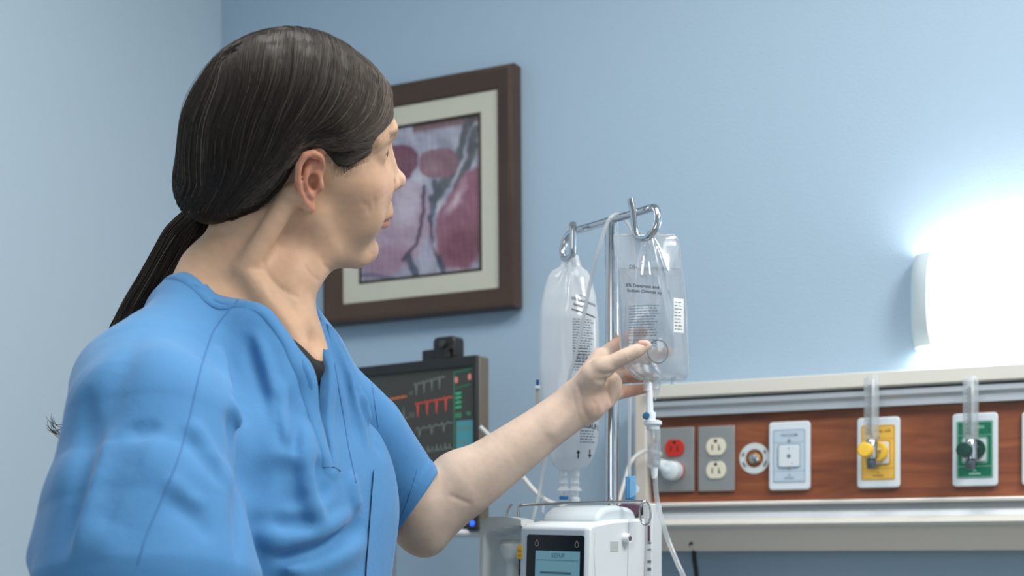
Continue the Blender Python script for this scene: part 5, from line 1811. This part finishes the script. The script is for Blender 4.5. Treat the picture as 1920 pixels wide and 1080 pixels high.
# guide paths over the near side, from the back of the head to the forehead
GU = np.array([
 [(-.072, .018, .108), (-.094, .010, .080), (-.104, .004, .040), (-.106, .002, .000), (-.106, .002, -.030), tl_],
 [(-.072, .010, .106), (-.094, -.014, .076), (-.104, -.020, .038), (-.106, -.020, .000), (-.105, -.016, -.030), tl_],
 [(-.062, .010, .114), (-.085, -.040, .080), (-.098, -.050, .040), (-.098, -.050, .000), (-.098, -.038, -.030), tl_],
 [(-.030, .010, .125), (-.052, -.058, .092), (-.068, -.072, .045), (-.075, -.068, .000), (-.088, -.050, -.034), tl_],
 [(.005, .010, .128), (-.008, -.066, .095), (-.030, -.082, .052), (-.055, -.076, .005), (-.080, -.055, -.035), tl_],
 [(.035, .010, .122), (.034, -.066, .090), (.006, -.082, .055), (-.038, -.082, .016), (-.075, -.060, -.032), tl_],
 [(.060, .010, .108), (.064, -.055, .076), (.038, -.076, .047), (-.012, -.084, .028), (-.062, -.068, -.020), tl_],
 [(.078, .008, .096), (.082, -.042, .064), (.058, -.066, .040), (.008, -.082, .038), (-.050, -.074, -.010), tl_],
 [(.090, -.004, .078), (.089, -.030, .058), (.070, -.056, .041), (.022, -.078, .034), (-.040, -.078, .004), tl_]])
def guide(s_, side):
    """strand paths for positions s_ (0 back .. 1 forehead)"""
    q = s_ * (len(GU) - 1)
    i = np.clip(q.astype(int), 0, len(GU) - 2)
    f = (q - i)[:, None, None]
    G = GU[i] * (1 - f) + GU[i + 1] * f
    G[:, :5, 1] *= side[:, None]
    n, K0 = G.shape[:2]
    ext = np.concatenate([2 * G[:, :1] - G[:, 1:2], G, 2 * G[:, -1:] - G[:, -2:-1]], 1)
    out = np.zeros((n, K, 3))
    for k in range(K):
        x = k / (K - 1) * (K0 - 1)
        j = min(int(x), K0 - 2); u = x - j
        a, b, c, d = ext[:, j], ext[:, j + 1], ext[:, j + 2], ext[:, j + 3]
        out[:, k] = .5 * ((2 * b) + (c - a) * u + (2 * a - 5 * b + 4 * c - d) * u * u + (3 * b - a - 3 * c + d) * u ** 3)
    return out
NS = 8200
side = np.where(g.uniform(0, 1, NS) < .74, 1.0, -1.0)
fr = g.uniform(0, 1, NS)
ph = np.linspace(0, 1, K)
pa = guide(fr, side)
clump = np.sin(fr * 121 + 4 * np.sin(fr * 37))[:, None] * .0022 * np.sin(ph * PI)[None]
pa[:, :, 0] += clump + g.normal(0, .0022, (NS, 1)) * np.sin(ph * PI)[None] + .0016 * np.sin(ph[None] * g.uniform(3, 9, (NS, 1)) + g.uniform(0, 6, (NS, 1)))
pa[:, :, 2] += g.normal(0, .0022, (NS, 1)) * np.sin(ph * PI)[None] + .0012 * np.sin(ph[None] * g.uniform(3, 9, (NS, 1)) + g.uniform(0, 6, (NS, 1)))
pa[:, -1] += g.normal(0, .0035, (NS, 3))
# some strands start part-way, as the shorter top hair does
st = np.where(g.uniform(0, 1, NS) < .45, g.uniform(0, .55, NS), 0.0)
kk_ = st[:, None] * (K - 1) + (1 - st[:, None]) * np.arange(K)[None]
i_ = np.clip(kk_.astype(int), 0, K - 2); f_ = (kk_ - i_)[..., None]
ar = np.arange(NS)[:, None]
pa = pa[ar, i_] * (1 - f_) + pa[ar, i_ + 1] * f_
paths = hairsnap(pa @ HR.T + HO, g.uniform(-.0004, .0010, (NS, 1)) + .0004 * np.sin(fr * 97 + 3 * np.sin(fr * 41))[:, None])
SV, SF, SCc = [], [], []
def add_strands(p, r, c):
    V, F, C_ = strands(p, r, c)
    SF.append(F + sum(len(q) for q in SV)); SV.append(V); SCc.append(C_)
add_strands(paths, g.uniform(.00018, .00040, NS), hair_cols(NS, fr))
# fine strands starting on the hairline: temple, behind the ear and nape
t = np.linspace(0, 1, K)[None, :, None]
N2 = 2600
xb = np.where(g.uniform(0, 1, N2) < .55, g.uniform(-.075, .088, N2), g.uniform(.010, .060, N2))
zbv = np.interp(xb, HB[:, 0], HB[:, 1]) + g.uniform(-.018, .010, N2) * np.where(xb > .008, 1, .5)
yb = -np.sqrt(np.clip(1 - (xb / .112) ** 2, .02, 1)) * .074
r0 = np.stack([xb, yb, zbv], 1) @ HR.T + HO
cm = np.stack([xb * .55 - .030, yb * 0 - .080, np.maximum(zbv * .6 + .004, .030 * (xb > -.01))], 1) @ HR.T + HO
tw = tie + g.normal(0, .004, (N2, 3))
p2 = r0[:, None] * (1 - t) ** 2 + 2 * cm[:, None] * t * (1 - t) + tw[:, None] * t ** 2
p2 = hairsnap(p2, g.uniform(.0002, .0012, (N2, 1)))
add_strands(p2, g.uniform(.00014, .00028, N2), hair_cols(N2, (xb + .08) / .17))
# wisps at the temple and before the ear, lying on the skin
N4 = 150
x4 = g.uniform(.008, .060, N4)
z4 = np.interp(x4, HB[:, 0], HB[:, 1]) + g.uniform(.000, .008, N4)
r4 = np.stack([x4, -np.sqrt(1 - (x4 / .112) ** 2) * .074, z4], 1)
L4 = g.uniform(.004, .026, N4) * np.interp(x4, [.008, .02, .045, .06], [.6, 1, .9, .5])
d4 = np.stack([g.uniform(-.3, .8, N4), np.zeros(N4), -np.ones(N4)], 1)
c4 = r4 + d4 * L4[:, None] * .5 + np.stack([g.uniform(.0, .004, N4), np.zeros(N4), np.zeros(N4)], 1)
e4 = r4 + d4 * L4[:, None]
p4 = r4[:, None] * (1 - t) ** 2 + 2 * c4[:, None] * t * (1 - t) + e4[:, None] * t ** 2
p4 = p4 @ HR.T + HO
Q = p4.reshape(-1, 3)
for _ in range(2):
    Q = Q - sk.grad(Q) * (sk.ev(Q) - .0012)[:, None]
add_strands(Q.reshape(p4.shape), g.uniform(.00006, .00013, N4), hair_cols(N4, np.full(N4, .7)))
# flyaways over the crown
N3 = 260
sel = g.integers(0, NS, N3)
p3 = paths[sel] + (HR @ np.array([0, 0, 1.0]))[None, None] * (np.sin(t * PI) * g.uniform(.001, .009, (N3, 1, 1)) ** 1.0) + g.normal(0, .0015, (N3, 1, 3)) * t
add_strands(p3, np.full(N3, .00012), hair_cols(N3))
o = np_child('hair_strands', np.concatenate(SV), np.concatenate(SF), hair_m, hair_o, np.concatenate(SCc), base=TB)
o['kind'] = 'stuff'
# ponytail
pt_c = smooth_path([tie, P(368, 420, 1.52), P(338, 462, 1.525), P(300, 528, 1.53), P(262, 588, 1.535), P(232, 640, 1.535), P(212, 700, 1.53), P(190, 760, 1.52), P(165, 810, 1.50)], 6)
pt_c = np.array(pt_c)
Kp = len(pt_c)
sp = np.linspace(0, 1, Kp)
prad = np.interp(sp, [0, .03, .10, .22, .45, .7, .9, 1], [.0075, .010, .017, .0225, .021, .017, .010, .004])
world_child(MB().tube(list(pt_c[:-4]), list(prad[:-4] * .82), n=16), 'ponytail', mat('dark_hair_core', lin(34, 29, 25), rough=.6))
po_ = [c for c in nurse.children if c.name.startswith('ponytail')][0]
NP = 2600
ang, rad = g.uniform(0, 2 * PI, NP), np.sqrt(g.uniform(.3, 1, NP))
T = np.gradient(pt_c, axis=0); T /= np.linalg.norm(T, axis=1)[:, None]
U = np.cross(T, [0, 1.0, 0]); U /= np.linalg.norm(U, axis=1)[:, None]
W2 = np.cross(T, U)
offs = (np.cos(ang)[:, None, None] * U[None] + np.sin(ang)[:, None, None] * W2[None]) * (prad[None] * rad[:, None])[..., None]
wavy = .0014 * np.sin(sp[None] * g.uniform(5, 14, (NP, 1)) + g.uniform(0, 6, (NP, 1)))
pp = pt_c[None] + offs + wavy[..., None] * U[None]
SV, SF, SCc = [], [], []
add_strands(pp, g.uniform(.0002, .00045, NP), hair_cols(NP) * 1.25)
# stray tips that flick out beside the sleeve and frizz at the nape
NT = 16
tt = np.linspace(0, 1, 12)[None, :, None]
a0 = np.array([P(g.uniform(120, 140), g.uniform(790, 830), 1.45) for _ in range(NT)])
b0 = np.array([P(g.uniform(88, 108), g.uniform(800, 826), 1.45) for _ in range(NT)])
c0 = np.array([P(g.uniform(84, 102), g.uniform(772, 806), 1.45) for _ in range(NT)])
add_strands(a0[:, None] * (1 - tt) ** 2 + 2 * b0[:, None] * tt * (1 - tt) + c0[:, None] * tt ** 2, np.full(NT, .0003), hair_cols(NT))
NT = 160
a0 = np.array([tie + g.normal(0, .006, 3) + np.array([.010, 0, -.006]) for _ in range(NT)])
c0 = np.array([P(g.uniform(330, 430), g.uniform(455, 500), 1.50) for _ in range(NT)])
b0 = (a0 + c0) / 2 + g.normal(0, .009, (NT, 3))
add_strands(a0[:, None] * (1 - tt) ** 2 + 2 * b0[:, None] * tt * (1 - tt) + c0[:, None] * tt ** 2, np.full(NT, .00018), hair_cols(NT))
o = np_child('ponytail_strands', np.concatenate(SV), np.concatenate(SF), hair_m, po_, np.concatenate(SCc), base=TB)
o['kind'] = 'stuff'
# hair tie: ribbed black band
td = T[1]
hb_ = MB()
for k_ in range(4):
    c = tie + td * (-.006 + .0042 * k_)
    u_ = np.cross(td, [0, 1.0, 0]); u_ /= np.linalg.norm(u_); v_ = np.cross(td, u_)
    rr = .0112 + .0008 * math.sin(k_ * 2)
    ring = [c + (u_ * math.cos(a) + v_ * math.sin(a)) * rr for a in np.linspace(0, 2 * PI, 26)]
    hb_.tube(ring, .0027, n=8)
world_child(hb_, 'hair_tie', mat('black_elastic', lin(24, 24, 28), rough=.8))

def crumple(X, d):
    T_ = t_in(X)
    return d - vnoise(T_ * [1, 1, .45], 26, 31) * .0004 - vnoise(T_ * [1, 1, .5], 85, 32) * .0003
top.mods += [fold_mod, crumple]
# neck opening: round at the back, a V at the front
VN = np.array([(-.074, 1.440), (-.068, 1.408), (-.056, 1.378), (-.049, 1.342), (-.045, 1.300), (-.044, 1.262), (-.043, 1.240)])
VF = np.array([(.072, 1.440), (.052, 1.415), (.032, 1.392), (.014, 1.365), (-.008, 1.326), (-.022, 1.290), (-.034, 1.258), (-.040, 1.240)])
Vp = np.concatenate([[(-.074, 1.50)], VN, VF[::-1], [(.072, 1.50)]])
def poly_sd(p, poly):
    d = np.full(len(p), 9.0)
    ins = np.zeros(len(p), bool)
    for a, b in zip(poly, np.roll(poly, -1, 0)):
        ab = b - a
        t = np.clip(((p - a) @ ab) / (ab @ ab), 0, 1)
        d = np.minimum(d, np.linalg.norm(p - a - t[:, None] * ab, axis=1))
        c = ((a[1] > p[:, 1]) != (b[1] > p[:, 1])) & (p[:, 0] < (b[0] - a[0]) * (p[:, 1] - a[1]) / (b[1] - a[1] + 1e-12) + a[0])
        ins ^= c
    return np.where(ins, -d, d)
def opening(X):
    T_ = t_in(X)
    dv = np.maximum(poly_sd(T_[:, 1:], Vp), .015 - T_[:, 0])
    q = (T_[:, :2] - np.array([-.006, 0])) / np.array([.076, .074])
    dc = np.maximum((np.linalg.norm(q, axis=1) - 1) * .074, 1.385 - T_[:, 2])
    return np.minimum(dv, dc)
hollow = Field()
hollow.stroke([P(676, 815, 1.695) * .15 + hemC * .85, hemC, hemC + hn * .1], [.040, .041, .044], k=.001)
hollow.stroke([P(268, 1110, 1.25), P(285, 1260, 1.24)], [.060, .090], k=.001)
trunk = Field(); trunk.frame(TR, TO)
trunk.ell((-.012, .01, 1.265), (.112, .160, .140), k=.05)
trunk.ell((.008, 0, 1.10), (.126, .165, .22), k=.05)
trunk.ell((.0, 0, .92), (.128, .175, .20), k=.06)
def cut_mod(X, d):
    o_ = opening(X)
    d = d - .0013 * np.clip((.0105 - o_) / .0015, 0, 1) * (o_ > 0)              # neck band
    hp = (X - hemC) @ hn
    near = np.linalg.norm(X - hemC, axis=1) < .12
    d = d - .0012 * np.clip((hp + .016) / .0012, 0, 1) * near                    # sleeve hem
    d = np.where(near, np.maximum(d, hp), d)
    T_ = t_in(X)
    hR = (X - P(60, 1048, 1.25)) @ np.array([-.62, .1, -.78])                    # near sleeve hem
    nearR = (T_[:, 1] < -.095) & (trunk.ev(X) > .006)
    d = np.where(nearR, np.maximum(d, hR), d)
    d = np.maximum(d, .80 - X[:, 2])
    d = np.maximum(d, -hollow.ev(X))
    return np.maximum(d, -o_)
top.mods.append(cut_mod)
V, F = polygonise(top, (-.50, 1.02, .78), (-.02, 1.86, 1.50), .0026)
cloth = bpy.data.materials.new('scrub_cloth')
cloth.use_nodes = True
nt = cloth.node_tree
bs = nt.nodes['Principled BSDF']
bs.inputs['Roughness'].default_value = .75
bs.inputs['Specular IOR Level'].default_value = .25
bs.inputs['Sheen Weight'].default_value = .25
bs.inputs['Sheen Roughness'].default_value = .4
tc = nt.nodes.new('ShaderNodeTexCoord')
n1 = nt.nodes.new('ShaderNodeTexNoise'); n1.inputs['Scale'].default_value = 5; n1.inputs['Detail'].default_value = 6
cr = nt.nodes.new('ShaderNodeValToRGB')
cr.color_ramp.elements[0].color = lin(70, 127, 180); cr.color_ramp.elements[0].position = .3
cr.color_ramp.elements[1].color = lin(84, 142, 193); cr.color_ramp.elements[1].position = .7
n2 = nt.nodes.new('ShaderNodeTexNoise'); n2.inputs['Scale'].default_value = 900; n2.inputs['Detail'].default_value = 2
n3 = nt.nodes.new('ShaderNodeTexNoise'); n3.inputs['Scale'].default_value = 70; n3.inputs['Detail'].default_value = 4; n3.inputs['Distortion'].default_value = .8
bp = nt.nodes.new('ShaderNodeBump'); bp.inputs['Distance'].default_value = .00025
b2 = nt.nodes.new('ShaderNodeBump'); b2.inputs['Distance'].default_value = .0006; b2.inputs['Strength'].default_value = .7
for n in (n1, n2, n3): nt.links.new(tc.outputs['Object'], n.inputs['Vector'])
nt.links.new(n1.outputs[0], cr.inputs[0]); nt.links.new(cr.outputs[0], bs.inputs['Base Color'])
nt.links.new(n2.outputs[0], bp.inputs['Height']); nt.links.new(n3.outputs[0], b2.inputs['Height'])
nt.links.new(b2.outputs[0], bp.inputs['Normal']); nt.links.new(bp.outputs[0], bs.inputs['Normal'])
topo = np_child('scrub_top', V, F, cloth, nurse)
# neck band: a bound edge that follows the opening round the neck and down the V
mods_ = top.mods
top.mods = mods_[:-1]
def drop(pts, dirn, start):
    X = np.array(pts) - np.array(dirn) * start
    for _ in range(60):
        X = X + np.array(dirn) * np.clip(top.ev(X), -.02, .05)[:, None] * .7
    return X
Fv = TR[:, 0]
def rowV(side_, off):
    q = np.array(smooth_path(VN if side_ < 0 else VF, 7))[4:]
    tg = np.gradient(q, axis=0); tg /= np.linalg.norm(tg, axis=1)[:, None]
    nrm = np.stack([tg[:, 1], -tg[:, 0]], 1)
    if side_ > 0: nrm = -nrm
    return drop(np.array([tl(0, *p) for p in q + nrm * off]), -Fv, .16)
def rowC(off):
    an = np.radians(np.linspace(62, 298, 44))
    q = np.array([tl(-.006 + (.076 + off) * math.cos(a), (.074 + off) * math.sin(a), 0) + [0, 0, 1.40] for a in an])
    return drop(q, np.array([0, 0, -1.0]), .10)
def ribbon(rows, name):
    n = len(rows[0]); g_ = []
    for r, l in rows:
        r = np.array(r)
        r[1:-1] = (r[:-2] + 2 * r[1:-1] + r[2:]) / 4
        nrm = top.grad(r)
        g_.append(r + nrm * l)
    V = np.concatenate(g_); n = len(g_[0])
    F = np.array([(i * n + k, i * n + k + 1, (i + 1) * n + k + 1, (i + 1) * n + k) for i in range(len(g_) - 1) for k in range(n - 1)])
    return np_child(name, V, F, cloth, topo)
for r_ in (lambda o: rowV(-1, o), lambda o: rowV(1, o), rowC):
    ribbon([(r_(-.0030), -.010), (r_(-.0030), -.001), (r_(-.0018), .0016), (r_(.0060), .0020), (r_(.0105), .0018), (r_(.0118), .0002)], 'neckband')
top.mods = mods_
# stitched seams
seam_m = mat('seam_thread', lin(70, 120, 174), rough=.8)
def surf_path(pts, lift):
    q = [top.march(x, y) for x, y in smooth_path([(a, b) for a, b in pts], 8)]
    runs, cur = [], []
    for p in q:
        if p is None or (cur and np.linalg.norm(p - cur[-1]) > .045):
            runs.append(cur); cur = []
        if p is not None: cur.append(p)
    runs.append(cur)
    q = max(runs, key=len)
    return [p - (p - np.array([0, 0, CAMH])) / np.linalg.norm(p) * lift for p in q]
for pts in ([(456, 552), (430, 580), (402, 618), (386, 660), (372, 710), (356, 780), (334, 860), (306, 930), (276, 1000), (258, 1060)],
            [(612, 600), (624, 660), (634, 720), (646, 790), (654, 840), (668, 905)], [(782, 880), (775, 905), (762, 945), (744, 988)],
            [(664, 585), (690, 680), (706, 780), (716, 860)]):
    world_child(MB().tube(surf_path(pts, -.0001), .0006, n=6), 'seam', seam_m, topo)
# chest pocket, its edge standing out past the side of the chest
mb = MB(); VV = []
rows_ = [(880, 702, 736), (900, 700, 737), (940, 697, 738), (980, 694, 739), (1020, 691, 740), (1060, 688, 741), (1085, 687, 741)]
ok = True
for y, xa, xb_ in rows_:
    last = None
    for i in range(7):
        p = top.march(xa + (xb_ - xa) * i / 6, y)
        if p is None: p = last if last is not None else P(xa, y, 1.4)
        if last is not None and abs(p[1] - last[1]) > .05: 
            p = P(xa + (xb_ - xa) * i / 6, y, last[1])
        last = p
        VV.append(p * (1 - .0042 / p[1]) + np.array([0, 0, CAMH]) * (.0042 / p[1]))
n_ = len(VV)
VB = [p + np.array([-.0006, .0030, 0]) for p in VV]
FF = [(i * 7 + k, i * 7 + k + 1, (i + 1) * 7 + k + 1, (i + 1) * 7 + k) for i in range(len(rows_) - 1) for k in range(6)]
FB = [tuple(q + n_ for q in f[::-1]) for f in FF]
mb.add(VV + VB, FF + FB)
world_child(mb, 'chest_pocket', cloth, topo)
# black undershirt in the neckline
und = Field()
und.frame(TR, TO)
und.ell((-.004, 0, 1.255), (.100, .13, .120), k=.03)
und.stroke([(.058, -.03, 1.345), (.058, .03, 1.345)], [.033, .033], k=.02)
def und_cut(X, d):
    T_ = t_in(X)
    q = (T_[:, 1:] - np.array([0, 1.40])) / np.array([.055, .044])
    return np.maximum(np.maximum(d, -(np.linalg.norm(q, axis=1) - 1) * .055), np.maximum(1.18 - T_[:, 2], .0 - T_[:, 0]))
und.mods.append(und_cut)
mods_ = top.mods
top_uncut = Field(); top_uncut.ops = top.ops; top_uncut.mods = top.mods[:-1]
und.mods.append(lambda X, d: np.maximum(d, top_uncut.ev(X) + .0035))
V, F = polygonise(und, (-.40, 1.25, 1.15), (-.05, 1.65, 1.42), .003)
np_child('undershirt', V, F, mat('black_lace', lin(34, 34, 32), rough=.8, bump=.0012, bscale=160), nurse)
# trousers and shoes below the frame
tr = Field()
tr.frame(TR, TO)
tr.ell((-.01, 0, .88), (.11, .155, .13), k=.04)
for sg in (-1, 1):
    tr.stroke([(-.01, sg * .082, .86), (.0, sg * .085, .48), (-.015, sg * .09, .06)], [.088, .068, .062], k=.02)
tr.mods.append(lambda X, d: np.maximum(d, .035 - X[:, 2]))
V, F = polygonise(tr, (-.5, 1.2, .0), (-.05, 1.75, 1.04), .007)
np_child('scrub_trousers', V, F, cloth, nurse)
for sg in (-1, 1):
    sh_ = Field(); sh_.frame(TR, TO)
    sh_.stroke([(-.05, sg * .09, .045), (.05, sg * .095, .04), (.15, sg * .1, .03)], [.042, .042, .032], k=.02)
    sh_.mods.append(lambda X, d: np.maximum(d, .001 - X[:, 2]))
    V, F = polygonise(sh_, (-.5, 1.2, -.02), (.0, 1.75, .12), .006)
    np_child('shoe', V, F, mat('white_leather', lin(220, 220, 218), rough=.5), nurse)
